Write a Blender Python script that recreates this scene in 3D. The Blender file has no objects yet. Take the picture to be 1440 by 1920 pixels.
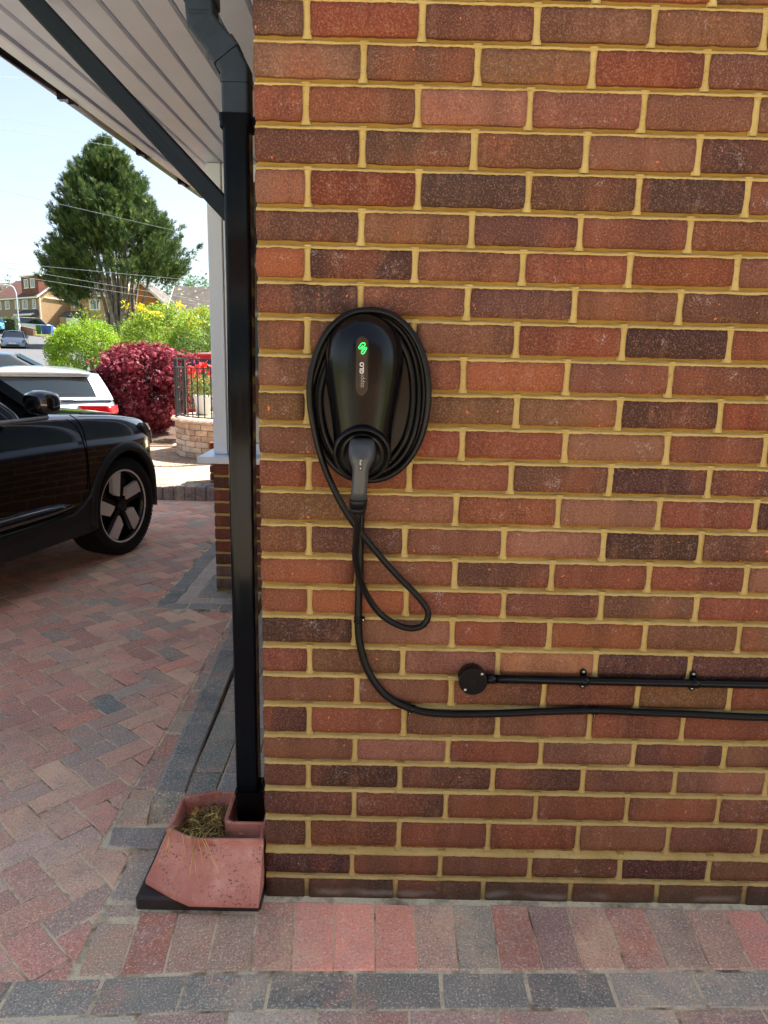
import bpy, math, random
import numpy as np
from mathutils import Vector, Matrix, noise as mnoise
R_ = math.radians
sc = bpy.context.scene
COL = sc.collection
random.seed(7)
rng = np.random.default_rng(7)

# ------------------------------------------------------------------ camera
cam_d = bpy.data.cameras.new('camera')
cam = bpy.data.objects.new('camera', cam_d)
COL.objects.link(cam)
sc.camera = cam
cam_d.sensor_fit = 'VERTICAL'
cam_d.sensor_height = 24.0
cam_d.lens = 24.0 * 1336.14 / 1920.0
cam_d.clip_start = 0.02
cam_d.clip_end = 2000
cr, cf, cu = (0.9997551652, -0.0009003511, 0.0221087975), (0.0055729573, 0.9772076558, -0.2122124866), (-0.0214138204, 0.2122837610, 0.9769734191)
cam.matrix_world = Matrix(((cr[0], cu[0], -cf[0], 0.2698644),
                           (cr[1], cu[1], -cf[1], -1.5642662),
                           (cr[2], cu[2], -cf[2], 1.3440105),
                           (0, 0, 0, 1)))
# ------------------------------------------------------------------ light
SUN_AZ = 34.0      # degrees from +X towards +Y
SUN_EL = 52.0
w = bpy.data.worlds.new('World')
sc.world = w
w.use_nodes = True
wn = w.node_tree
bg = wn.nodes['Background']
sky = wn.nodes.new('ShaderNodeTexSky')
sky.sky_type = 'NISHITA'
sky.sun_disc = False
sky.sun_elevation = R_(SUN_EL)
sky.sun_rotation = R_(90 - SUN_AZ)
sky.air_density = 1.0
sky.dust_density = 1.5
sky.ozone_density = 1.5
hs_ = wn.nodes.new('ShaderNodeHueSaturation')   # hazy summer sky: much paler than clean air
hs_.inputs['Saturation'].default_value = 0.72
wn.links.new(sky.outputs[0], hs_.inputs['Color'])
wn.links.new(hs_.outputs[0], bg.inputs[0])
bg.inputs[1].default_value = 0.074
sun_d = bpy.data.lights.new('sun', 'SUN')
sun = bpy.data.objects.new('sun', sun_d)
COL.objects.link(sun)
sun_d.energy = 5.0
sun_d.angle = R_(0.6)
sun_d.color = (1.0, 0.965, 0.91)
sdir = Vector((math.cos(R_(SUN_EL)) * math.cos(R_(SUN_AZ)), math.cos(R_(SUN_EL)) * math.sin(R_(SUN_AZ)), math.sin(R_(SUN_EL))))
sun.rotation_euler = sdir.to_track_quat('Z', 'Y').to_euler()
sc.view_settings.view_transform = 'Standard'
sc.view_settings.look = 'None'
sc.view_settings.exposure = 1.85
sc.view_settings.gamma = 1.0
sc.view_settings.use_curve_mapping = False


# ------------------------------------------------------------------ helpers
def srgb(r, g, b, a=1.0):
    def f(c):
        c /= 255.0
        return c / 12.92 if c <= 0.04045 else ((c + 0.055) / 1.055) ** 2.4
    return (f(r), f(g), f(b), a)


def thing(name, label, cat, loc=(0, 0, 0), rotz=0.0, group=None, scale=1.0):
    o = bpy.data.objects.new(name, None)
    COL.objects.link(o)
    o.location = loc
    o.rotation_euler = (0, 0, rotz)
    o.scale = (scale,) * 3
    o.empty_display_size = 0.1
    o['label'] = label
    o['category'] = cat
    if group:
        o['group'] = group
    return o


def tag(o, label=None, cat=None, group=None, kind=None):
    if label: o['label'] = label
    if cat: o['category'] = cat
    if group: o['group'] = group
    if kind: o['kind'] = kind
    return o


class MB:
    def __init__(s):
        s.v = []; s.f = []; s.mi = []; s.sm = []; s.m = 0; s.smooth = False

    def face(s, idx):
        s.f.append(tuple(idx)); s.mi.append(s.m); s.sm.append(s.smooth)

    def add(s, vs, fs):
        b = len(s.v)
        s.v.extend([tuple(p) for p in vs])
        for f in fs:
            s.face([b + i for i in f])

    def box(s, x0, x1, y0, y1, z0, z1):
        s.add([(x0, y0, z0), (x1, y0, z0), (x1, y1, z0), (x0, y1, z0), (x0, y0, z1), (x1, y0, z1), (x1, y1, z1), (x0, y1, z1)],
              [(3, 2, 1, 0), (4, 5, 6, 7), (0, 1, 5, 4), (1, 2, 6, 5), (2, 3, 7, 6), (3, 0, 4, 7)])

    def rbox(s, x0, x1, y0, y1, z0, z1, r=0.005):
        """box with chamfered vertical and horizontal edges (three stacked rings)"""
        def ring(a, z):
            return [(x0 + a, y0, z), (x1 - a, y0, z), (x1, y0 + a, z), (x1, y1 - a, z), (x1 - a, y1, z), (x0 + a, y1, z), (x0, y1 - a, z), (x0, y0 + a, z)]
        def inner(z):
            return [(x0 + 2*r, y0 + r, z), (x1 - 2*r, y0 + r, z), (x1 - r, y0 + 2*r, z), (x1 - r, y1 - 2*r, z), (x1 - 2*r, y1 - r, z), (x0 + 2*r, y1 - r, z), (x0 + r, y1 - 2*r, z), (x0 + r, y0 + 2*r, z)]
        s.loft([inner(z0), ring(r, z0 + r), ring(r, z1 - r), inner(z1)])

    def loft(s, rings, cap=True, closed=True):
        b = len(s.v)
        n = len(rings[0])
        for r in rings:
            s.v.extend([tuple(p) for p in r])
        for i in range(len(rings) - 1):
            for j in range(n if closed else n - 1):
                k = (j + 1) % n
                s.face((b + i*n + j, b + i*n + k, b + (i+1)*n + k, b + (i+1)*n + j))
        if cap:
            s.face([b + j for j in range(n)][::-1])
            s.face([b + (len(rings)-1)*n + j for j in range(n)])

    def tube(s, pts, r, n=10, cap=True, rect=None, up=None):
        pts = [Vector(p) for p in pts]
        rr = r if hasattr(r, '__len__') else [r] * len(pts)
        rings = []
        prev = None
        for i, p in enumerate(pts):
            t = (pts[min(i+1, len(pts)-1)] - pts[max(i-1, 0)])
            if t.length < 1e-9: t = Vector((0, 0, 1))
            t.normalize()
            if prev is None:
                a = Vector(up) if up else (Vector((0, 0, 1)) if abs(t.z) < 0.9 else Vector((0, 1, 0)))
            else:
                a = prev
            a = (a - t * a.dot(t))
            if a.length < 1e-6: a = Vector((1, 0, 0))
            a.normalize()
            prev = a
            c = t.cross(a)
            if rect:
                hw, hh = rect
                rings.append([p + c*x*hw + a*y*hh for x, y in ((-1, -1), (1, -1), (1, 1), (-1, 1))])
            else:
                rings.append([p + (c*math.cos(q) + a*math.sin(q)) * rr[i] for q in [2*math.pi*k/n for k in range(n)]])
        s.loft(rings, cap)

    def lathe(s, prof, c=(0, 0, 0), n=24, axis='z', a0=0, a1=2*math.pi, cap=False):
        full = abs(a1 - a0 - 2*math.pi) < 1e-6
        m = n if full else n + 1
        rings = []
        for r, h in prof:
            ring = []
            for k in range(m):
                q = a0 + (a1 - a0) * k / n
                x, y = r * math.cos(q), r * math.sin(q)
                if axis == 'z': p = (c[0] + x, c[1] + y, c[2] + h)
                elif axis == 'y': p = (c[0] + x, c[1] + h, c[2] + y)
                else: p = (c[0] + h, c[1] + x, c[2] + y)
                ring.append(p)
            rings.append(ring)
        s.loft(rings, cap, closed=full)

    def prism(s, poly, y0, y1):
        """polygon in xz extruded along y"""
        n = len(poly)
        s.add([(x, y0, z) for x, z in poly] + [(x, y1, z) for x, z in poly],
              [tuple(range(n)), tuple(range(2*n-1, n-1, -1))] + [(i, i+n, (i+1) % n + n, (i+1) % n) for i in range(n)])

    def slab(s, poly, z1, h, ch=0.003, zfun=None):
        """horizontal polygon block with chamfered top edge"""
        n = len(poly)
        cx = sum(p[0] for p in poly)/n; cy = sum(p[1] for p in poly)/n
        def inset(p):
            d = math.hypot(p[0]-cx, p[1]-cy)
            k = max(0.0, (d - ch*1.4)/d) if d > 0 else 1
            return (cx + (p[0]-cx)*k, cy + (p[1]-cy)*k)
        top = [inset(p) for p in poly]
        z = (lambda p: z1) if zfun is None else (lambda p: z1 + zfun(*p))
        vs = [(p[0], p[1], z(p) - h) for p in poly] + [(p[0], p[1], z(p) - ch*0.7) for p in poly] + [(p[0], p[1], z(p)) for p in top]
        fs = [tuple(range(2*n, 3*n))]
        for i in range(n):
            k = (i+1) % n
            fs.append((i, k, n+k, n+i)); fs.append((n+i, n+k, 2*n+k, 2*n+i))
        s.add(vs, fs)

    def mesh(s, name, mats):
        me = bpy.data.meshes.new(name)
        me.from_pydata(s.v, [], s.f)
        for m in (mats if isinstance(mats, (list, tuple)) else [mats]):
            me.materials.append(m)
        me.polygons.foreach_set('material_index', s.mi)
        me.polygons.foreach_set('use_smooth', s.sm)
        me.update()
        return me

    def build(s, name, mats, parent=None, loc=None, **kw):
        """verts are in world coords for unrotated parents unless loc given"""
        me = s.mesh(name, mats)
        o = bpy.data.objects.new(name, me)
        COL.objects.link(o)
        if parent is not None:
            o.parent = parent
            if loc is not None:
                o.location = loc
            elif kw.pop('world', True):
                off = worldloc(parent)
                me.transform(Matrix.Translation(-off))
        elif loc is not None:
            o.location = loc
        kw.pop('world', None)
        tag(o, **kw)
        return o


def worldloc(o):
    v = Vector((0, 0, 0))
    while o is not None:
        v += Vector(o.location)
        o = o.parent
    return v


def fix_normals(o):
    import bmesh
    bm = bmesh.new(); bm.from_mesh(o.data)
    bmesh.ops.recalc_face_normals(bm, faces=bm.faces)
    bm.to_mesh(o.data); bm.free()
    return o


def link_copy(o, parent=None):
    c = o.copy()
    COL.objects.link(c)
    if parent is not None: c.parent = parent
    for ch in list(o.children):
        link_copy(ch, c)
    return c


def spline(pts, n=8, closed=False):
    pts = [Vector(p) for p in pts]
    out = []
    m = len(pts)
    rngs = range(m) if closed else range(m-1)
    for i in rngs:
        if closed:
            p0, p1, p2, p3 = pts[(i-1) % m], pts[i], pts[(i+1) % m], pts[(i+2) % m]
        else:
            p0, p1, p2, p3 = pts[max(i-1, 0)], pts[i], pts[i+1], pts[min(i+2, m-1)]
        for k in range(n):
            t = k / n
            out.append(0.5*((2*p1) + (-p0+p2)*t + (2*p0-5*p1+4*p2-p3)*t*t + (-p0+3*p1-3*p2+p3)*t**3))
    if not closed: out.append(pts[-1])
    return out


# ------------------------------------------------------------------ materials
class NT:
    def __init__(s, name, rough=0.6, metal=0.0, spec=0.5):
        s.m = bpy.data.materials.new(name)
        s.m.use_nodes = True
        s.t = s.m.node_tree
        s.b = s.t.nodes['Principled BSDF']
        s.b.inputs['Roughness'].default_value = rough
        s.b.inputs['Metallic'].default_value = metal
        s.b.inputs['Specular IOR Level'].default_value = spec

    def n(s, typ, **kw):
        nd = s.t.nodes.new(typ)
        for k, v in kw.items():
            if k.startswith('i_'):
                nd.inputs[int(k[2:])].default_value = v
            else:
                setattr(nd, k, v)
        return nd

    def l(s, a, b):
        s.t.links.new(a, b)

    def inp(s, nd, i, val):
        if hasattr(val, 'is_linked') or isinstance(val, bpy.types.NodeSocket):
            s.l(val, nd.inputs[i])
        else:
            nd.inputs[i].default_value = val

    def math(s, op, a, b=0.0, clamp=False):
        nd = s.n('ShaderNodeMath', operation=op, use_clamp=clamp)
        s.inp(nd, 0, a); s.inp(nd, 1, b)
        return nd.outputs[0]

    def mix(s, fac, a, b, mode='MIX'):
        nd = s.n('ShaderNodeMix', data_type='RGBA', blend_type=mode)
        s.inp(nd, 0, fac); s.inp(nd, 6, a); s.inp(nd, 7, b)
        return nd.outputs[2]

    def noise(s, vec, scale, detail=3.0, rough=0.55, dist=0.0):
        nd = s.n('ShaderNodeTexNoise')
        if vec is not None: s.l(vec, nd.inputs['Vector'])
        nd.inputs['Scale'].default_value = scale
        nd.inputs['Detail'].default_value = detail
        nd.inputs['Roughness'].default_value = rough
        nd.inputs['Distortion'].default_value = dist
        return nd.outputs['Fac']

    def ramp(s, fac, lo, hi, a=0.0, b=1.0):
        nd = s.n('ShaderNodeMapRange', clamp=True)
        s.inp(nd, 0, fac)
        nd.inputs[1].default_value = lo; nd.inputs[2].default_value = hi
        nd.inputs[3].default_value = a; nd.inputs[4].default_value = b
        return nd.outputs[0]

    def objvec(s, rand=True, stretch=None):
        tc = s.n('ShaderNodeTexCoord')
        v = tc.outputs['Object']
        if rand:
            oi = s.n('ShaderNodeObjectInfo')
            c = s.n('ShaderNodeCombineXYZ')
            s.l(s.math('MULTIPLY', oi.outputs['Random'], 37.0), c.inputs[0])
            s.l(s.math('MULTIPLY', oi.outputs['Random'], 91.0), c.inputs[1])
            s.l(s.math('MULTIPLY', oi.outputs['Random'], 53.0), c.inputs[2])
            a = s.n('ShaderNodeVectorMath', operation='ADD')
            s.l(v, a.inputs[0]); s.l(c.outputs[0], a.inputs[1])
            v = a.outputs[0]
        if stretch:
            mp = s.n('ShaderNodeVectorMath', operation='MULTIPLY')
            s.l(v, mp.inputs[0]); mp.inputs[1].default_value = stretch
            v = mp.outputs[0]
        return v

    def scalev(s, v, k):
        mp = s.n('ShaderNodeVectorMath', operation='MULTIPLY')
        s.l(v, mp.inputs[0]); mp.inputs[1].default_value = k
        return mp.outputs[0]

    def pos(s):
        return s.n('ShaderNodeNewGeometry').outputs['Position']

    def bump(s, h, strength=0.5, dist=0.001):
        nd = s.n('ShaderNodeBump')
        nd.inputs['Strength'].default_value = strength
        nd.inputs['Distance'].default_value = dist
        s.l(h, nd.inputs['Height'])
        s.l(nd.outputs[0], s.b.inputs['Normal'])

    def col(s, c):
        s.inp(s.b, 'Base Color', c)
        return s


def plain(name, c, rough=0.6, metal=0.0, spec=0.5, nscale=0, namt=0.15, bump=0, bdist=0.001):
    t = NT(name, rough, metal, spec)
    if nscale:
        v = t.objvec(True)
        f = t.noise(v, nscale, 4)
        dark = tuple(x * (1 - namt) for x in c[:3]) + (1,)
        lite = tuple(min(1, x * (1 + namt)) for x in c[:3]) + (1,)
        t.col(t.mix(t.ramp(f, 0.3, 0.7), dark, lite))
        if bump: t.bump(t.noise(v, nscale*6, 3), bump, bdist)
    else:
        t.col(c)
    return t.m


def m_brick(name, use_attr=False, gain=1.0):
    t = NT(name, 0.88, 0, 0.25)
    oi = t.n('ShaderNodeObjectInfo')
    base = oi.outputs['Color']
    if use_attr:
        base = t.n('ShaderNodeVertexColor', layer_name='col').outputs[0]
    v = t.objvec(True)
    vs = t.scalev(v, (1, 1, 0.25))
    blotch = t.noise(v, 16, 3, 0.6)
    streak = t.noise(vs, 34, 3, 0.6)
    big = t.noise(t.scalev(v, (1, 1, 0.4)), 7, 1)
    speck = t.noise(v, 280, 3, 0.8)
    c = t.mix(t.ramp(big, 0.42, 0.62, 0, 0.75), base, t.mix(1.0, base, srgb(150, 96, 88), 'MULTIPLY'), 'MIX') if False else base
    c = t.mix(t.ramp(big, 0.50, 0.66, 0, 0.42), c, srgb(70, 46, 42))
    c = t.mix(t.ramp(big, 0.46, 0.32, 0, 0.40), c, srgb(150, 84, 58))
    c = t.mix(t.ramp(streak, 0.54, 0.74, 0, 0.38), c, srgb(150, 108, 88))
    c = t.mix(t.ramp(streak, 0.45, 0.28, 0, 0.25), c, srgb(60, 42, 40))
    c = t.mix(t.ramp(blotch, 0.35, 0.2, 0, 0.35), c, srgb(70, 48, 44))
    # fine sand grain
    c = t.mix(t.ramp(speck, 0.53, 0.70, 0, 0.50), c, srgb(198, 150, 120))
    c = t.mix(t.ramp(speck, 0.48, 0.30, 0, 0.55), c, srgb(44, 26, 26))
    # lime blooms
    bloom = t.math('MULTIPLY', t.ramp(t.noise(v, 22, 4, 0.7, 0.6), 0.60, 0.80), t.ramp(t.noise(v, 260, 2), 0.48, 0.62))
    c = t.mix(t.math('MULTIPLY', bloom, 0.75), c, srgb(205, 196, 190))
    # orange chips
    chip = t.ramp(t.noise(v, 75, 1), 0.77, 0.79)
    c = t.mix(chip, c, srgb(214, 118, 82))
    # damp dirt and salt along the foot of the wall
    p = t.n('ShaderNodeSeparateXYZ'); t.l(t.pos(), p.inputs[0])
    g = t.noise(t.pos(), 14, 4, 0.7)
    foot = t.ramp(t.math('ADD', p.outputs[2], t.math('MULTIPLY', g, -0.12)), 0.015, -0.045)
    c = t.mix(t.math('MULTIPLY', foot, 0.62), c, srgb(74, 68, 52))
    salt = t.math('MULTIPLY', t.ramp(t.math('ABSOLUTE', t.math('SUBTRACT', p.outputs[2], t.math('MULTIPLY', g, 0.03))), 0.012, 0.002), t.ramp(t.noise(t.pos(), 5, 2), 0.47, 0.55))
    c = t.mix(t.math('MULTIPLY', salt, 0.4), c, srgb(160, 152, 140))
    if gain != 1.0:
        c = t.mix(1.0, c, (gain, gain, gain, 1), 'MULTIPLY')
    t.col(c)
    hh = t.math('ADD', t.math('MULTIPLY', t.noise(v, 190, 3, 0.7), 0.6), t.math('MULTIPLY', t.noise(v, 45, 3), 1.2))
    t.bump(hh, 0.9, 0.0016)
    return t.m


def m_mortar():
    t = NT('mortar', 0.95, 0, 0.1)
    p = t.pos()
    f = t.noise(p, 9, 4, 0.65)
    c = t.mix(t.ramp(f, 0.3, 0.7), srgb(182, 156, 94), srgb(208, 182, 120))
    c = t.mix(t.ramp(t.noise(p, 300, 2, 0.7), 0.55, 0.75, 0, 0.35), c, srgb(214, 186, 118))
    c = t.mix(t.ramp(t.noise(p, 120, 3, 0.7), 0.42, 0.25, 0, 0.55), c, srgb(128, 104, 56))
    sp = t.n('ShaderNodeSeparateXYZ'); t.l(p, sp.inputs[0])
    foot = t.ramp(t.math('ADD', sp.outputs[2], t.math('MULTIPLY', t.noise(p, 14, 4, 0.7), -0.12)), 0.0, -0.06)
    c = t.mix(t.math('MULTIPLY', foot, 0.7), c, srgb(84, 80, 60))
    t.col(c)
    t.bump(t.noise(p, 260, 4, 0.75), 0.9, 0.0014)
    return t.m


def m_wallbrick(name, c1, c2, mort, scale=1.0, bump=True, obj=False, axis='xz', msize=0.011):
    """whole-surface brick for walls outside the close view"""
    t = NT(name, 0.9, 0, 0.2)
    tc = t.n('ShaderNodeTexCoord')
    sp = t.n('ShaderNodeSeparateXYZ'); t.l(tc.outputs['Object'], sp.inputs[0])
    nm = t.n('ShaderNodeNewGeometry').outputs['Normal']
    sn = t.n('ShaderNodeSeparateXYZ'); t.l(tc.outputs['Normal'], sn.inputs[0])
    side = t.math('GREATER_THAN', t.math('ABSOLUTE', sn.outputs[0]), 0.7)
    mx = t.n('ShaderNodeMix', data_type='FLOAT')
    t.l(side, mx.inputs[0]); t.l(sp.outputs[0], mx.inputs[2]); t.l(sp.outputs[1], mx.inputs[3])
    cb = t.n('ShaderNodeCombineXYZ'); t.l(mx.outputs[0], cb.inputs[0]); t.l(sp.outputs[2], cb.inputs[1])
    bt = t.n('ShaderNodeTexBrick', offset=0.5)
    t.l(cb.outputs[0], bt.inputs['Vector'])
    bt.inputs['Scale'].default_value = 1.0 * scale
    bt.inputs['Mortar Size'].default_value = msize
    bt.inputs['Mortar Smooth'].default_value = 0.1
    bt.inputs['Brick Width'].default_value = 0.225
    bt.inputs['Row Height'].default_value = 0.075
    bt.inputs['Color1'].default_value = c1
    bt.inputs['Color2'].default_value = c2
    bt.inputs['Mortar'].default_value = mort
    c = t.mix(t.ramp(t.noise(tc.outputs['Object'], 3, 4), 0.3, 0.7, 0, 0.35), bt.outputs['Color'], tuple(x*0.6 for x in c1[:3]) + (1,))
    t.col(c)
    if bump:
        t.bump(t.math('SUBTRACT', 1.0, bt.outputs['Fac']), 0.6, 0.004)
    return t.m


def m_paver(name, attr=False):
    t = NT(name, 0.9, 0, 0.25)
    if attr:
        base = t.n('ShaderNodeVertexColor', layer_name='col').outputs[0]
    else:
        base = t.n('ShaderNodeObjectInfo').outputs['Color']
    v = t.objvec(True) if not attr else t.pos()
    pw = t.pos()
    c = t.mix(t.ramp(t.noise(v, 12, 4, 0.6), 0.42, 0.66, 0, 0.4), base, srgb(158, 140, 128))
    c = t.mix(t.ramp(t.noise(v, 9, 3, 0.6), 0.45, 0.3, 0, 0.4), c, srgb(196, 132, 106))
    gr = t.noise(v, 210, 3, 0.8)
    c = t.mix(t.ramp(gr, 0.55, 0.66, 0, 0.75), c, srgb(232, 214, 194))
    c = t.mix(t.ramp(gr, 0.45, 0.33, 0, 0.6), c, srgb(84, 66, 60))
    # tyre grime and sand bloom drifting across the drive
    c = t.mix(t.ramp(t.noise(pw, 2.2, 4, 0.65), 0.56, 0.76, 0, 0.42), c, srgb(100, 88, 80))
    c = t.mix(t.ramp(t.noise(pw, 3.1, 5, 0.7, 0.8), 0.54, 0.74, 0, 0.42), c, srgb(230, 198, 160))
    c = t.mix(1.0, c, (1.62, 1.62, 1.58, 1), 'MULTIPLY')
    t.col(c)
    hh = t.math('ADD', t.noise(v, 160, 3, 0.75), t.math('MULTIPLY', t.noise(v, 30, 3), 1.0))
    t.bump(hh, 0.8, 0.0016)
    return t.m


def m_sand():
    t = NT('joint_sand', 0.95, 0, 0.1)
    p = t.pos()
    c = t.mix(t.ramp(t.noise(p, 7, 4, 0.7), 0.36, 0.54), srgb(138, 118, 90), srgb(250, 232, 192))
    c = t.mix(t.ramp(t.noise(p, 300, 3, 0.7), 0.5, 0.3, 0, 0.4), c, srgb(90, 76, 60))
    t.col(c)
    t.bump(t.noise(p, 260, 3, 0.7), 0.7, 0.002)
    return t.m


M = {}
M['brick'] = m_brick('facing_brick')
M['mortar'] = m_mortar()
M['sand'] = m_sand()
M['paver'] = m_paver('block_paver')
M['paver_far'] = m_paver('block_paver_far', True)
M['house_brick'] = m_wallbrick('house_brick', srgb(118, 62, 54), srgb(84, 54, 52), srgb(170, 138, 66))
M['black'] = plain('black_plastic', (0.002, 0.0024, 0.0034, 1), 0.25, 0, 0.28)
M['cable'] = plain('cable_rubber', (0.004, 0.0042, 0.005, 1), 0.36, 0, 0.26)
M['pipe'] = None
M['gloss'] = plain('gloss_black', (0.004, 0.004, 0.005, 1), 0.08, 0, 0.6)
M['handle'] = plain('grey_plastic', (0.05, 0.055, 0.062, 1), 0.36, 0, 0.5, 60, 0.1)
M['steel'] = plain('steel_screw', (0.6, 0.6, 0.58, 1), 0.3, 1.0)
M['white'] = plain('white_upvc', srgb(232, 242, 254), 0.3, 0, 0.5, 3, 0.03)
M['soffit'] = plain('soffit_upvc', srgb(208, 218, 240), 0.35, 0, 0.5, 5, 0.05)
M['slab'] = plain('wet_dark_stone', srgb(52, 44, 42), 0.55, 0, 0.4, 25, 0.4, 0.8, 0.003)


def m_pipe():
    t = NT('downpipe_plastic', 0.2, 0, 0.16)
    v = t.objvec(False)
    vs = t.scalev(v, (1, 1, 0.05))
    f = t.noise(vs, 70, 3, 0.6)
    t.col(t.mix(t.ramp(f, 0.62, 0.78, 0, 0.16), (0.003, 0.005, 0.009, 1), srgb(66, 58, 52)))
    t.l(t.ramp(f, 0.5, 0.75, 0.10, 0.22), t.b.inputs['Roughness'])
    t.bump(t.noise(t.scalev(v, (1, 1, 0.15)), 14, 2), 0.35, 0.002)
    return t.m
M['pipe'] = m_pipe()


def m_terracotta():
    t = NT('terracotta_plastic', 0.55, 0, 0.35)
    v = t.objvec(False)
    c = t.mix(t.ramp(t.noise(v, 9, 4, 0.6), 0.35, 0.65), srgb(198, 124, 104), srgb(222, 154, 132))
    c = t.mix(t.ramp(t.noise(v, 24, 4, 0.7), 0.55, 0.72, 0, 0.6), c, srgb(234, 188, 164))
    s = t.math('MULTIPLY', t.ramp(t.noise(v, 150, 3, 0.7), 0.56, 0.64), t.ramp(t.noise(v, 14, 2), 0.38, 0.6))
    c = t.mix(t.math('MULTIPLY', s, 0.8), c, srgb(66, 46, 46))
    t.col(c)
    t.bump(t.noise(v, 120, 3), 0.5, 0.001)
    return t.m
M['terra'] = m_terracotta()


def m_wood():
    t = NT('dark_stained_wood', 0.5, 0, 0.2)
    v = t.n('ShaderNodeTexCoord').outputs['Object']
    vs = t.scalev(v, (1, 1, 0.04))
    f = t.noise(vs, 160, 3, 0.6)
    t.col(t.mix(f, (0.005, 0.010, 0.018, 1), (0.016, 0.028, 0.042, 1)))
    t.bump(f, 0.6, 0.001)
    return t.m
M['wood'] = m_wood()


def m_leaf(name, c1, c2, c3, scale=1.0, trans=0.35, rough=0.5, pk=0.55):
    t = NT(name, rough, 0, 0.3)
    p = t.pos()
    f = t.noise(p, 3.0*scale, 3, 0.6)
    r = t.n('ShaderNodeVertexColor', layer_name='col').outputs[0]
    sp = t.n('ShaderNodeSeparateColor'); t.l(r, sp.inputs[0])
    c = t.mix(t.ramp(f, 0.35, 0.65), c1, c2)
    c = t.mix(t.ramp(sp.outputs[0], pk, 1.0, 0, 0.8), c, c3)
    c = t.mix(1.0, c, t.mix(sp.outputs[1], (0.7, 0.7, 0.7, 1), (1.25, 1.25, 1.25, 1)), 'MULTIPLY')
    t.col(c)
    tr = t.n('ShaderNodeBsdfTranslucent'); t.l(c, tr.inputs[0])
    ms = t.n('ShaderNodeMixShader'); ms.inputs[0].default_value = trans
    t.l(t.b.outputs[0], ms.inputs[1]); t.l(tr.outputs[0], ms.inputs[2])
    t.l(ms.outputs[0], t.t.nodes['Material Output'].inputs[0])
    return t.m


# ------------------------------------------------------------------ terrain, sky side of things
TY = [-60, 5.0, 7.0, 11.0, 14.0, 18.0, 22.0, 30.0, 54.0, 78.0, 95.0, 112.0, 200.0, 420.0]
TZ = [0, 0.0, -0.28, -0.26, -0.10, 0.45, 0.77, 0.95, 1.30, 2.7, 3.5, 4.8, 9.5, 12.0]


def th(y):
    return float(np.interp(y, TY, TZ))


def grid_mesh(name, xs, ys, zf, mat, kind='structure'):
    vs = [(x, y, zf(x, y)) for y in ys for x in xs]
    n = len(xs)
    fs = [(j*n+i, j*n+i+1, (j+1)*n+i+1, (j+1)*n+i) for j in range(len(ys)-1) for i in range(n-1)]
    me = bpy.data.meshes.new(name); me.from_pydata(vs, [], fs); me.materials.append(mat)
    o = bpy.data.objects.new(name, me); COL.objects.link(o); o['kind'] = kind
    return o


def m_grass():
    t = NT('grass', 0.95, 0, 0.1)
    p = t.pos()
    c = t.mix(t.ramp(t.noise(p, 0.7, 4, 0.6), 0.35, 0.65), srgb(80, 100, 36), srgb(136, 126, 66))
    c = t.mix(t.ramp(t.noise(p, 14, 3), 0.4, 0.7, 0, 0.5), c, srgb(70, 92, 36))
    t.col(c); t.bump(t.noise(p, 30, 3), 0.8, 0.03)
    return t.m


def m_asphalt():
    t = NT('asphalt', 0.9, 0, 0.3)
    p = t.pos()
    t.col(t.mix(t.ramp(t.noise(p, 1.2, 4, 0.6), 0.3, 0.7), srgb(84, 84, 86), srgb(102, 101, 100)))
    return t.m


M['grass'] = m_grass()
M['asphalt'] = m_asphalt()
M['pavement'] = plain('pavement', srgb(148, 132, 110), 0.9, 0, 0.2, 3, 0.12)
ys_t = [-60, -20, -5, 3, 5, 6, 7, 8, 9, 11, 12.5, 14, 16, 18, 20, 22, 26, 30, 38, 46, 54, 62, 70, 78, 86, 95, 104, 112, 130, 160, 200, 300, 420]
xs_t = [-420, -250, -150, -100, -75, -60, -50, -40, -30, -24, -18, -14, -10, -7, -5, -4, -3, -2, 0, 3, 8, 16, 40, 100, 250]
grid_mesh('ground', xs_t, ys_t, lambda x, y: th(y) - 0.06, M['grass'])

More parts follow.
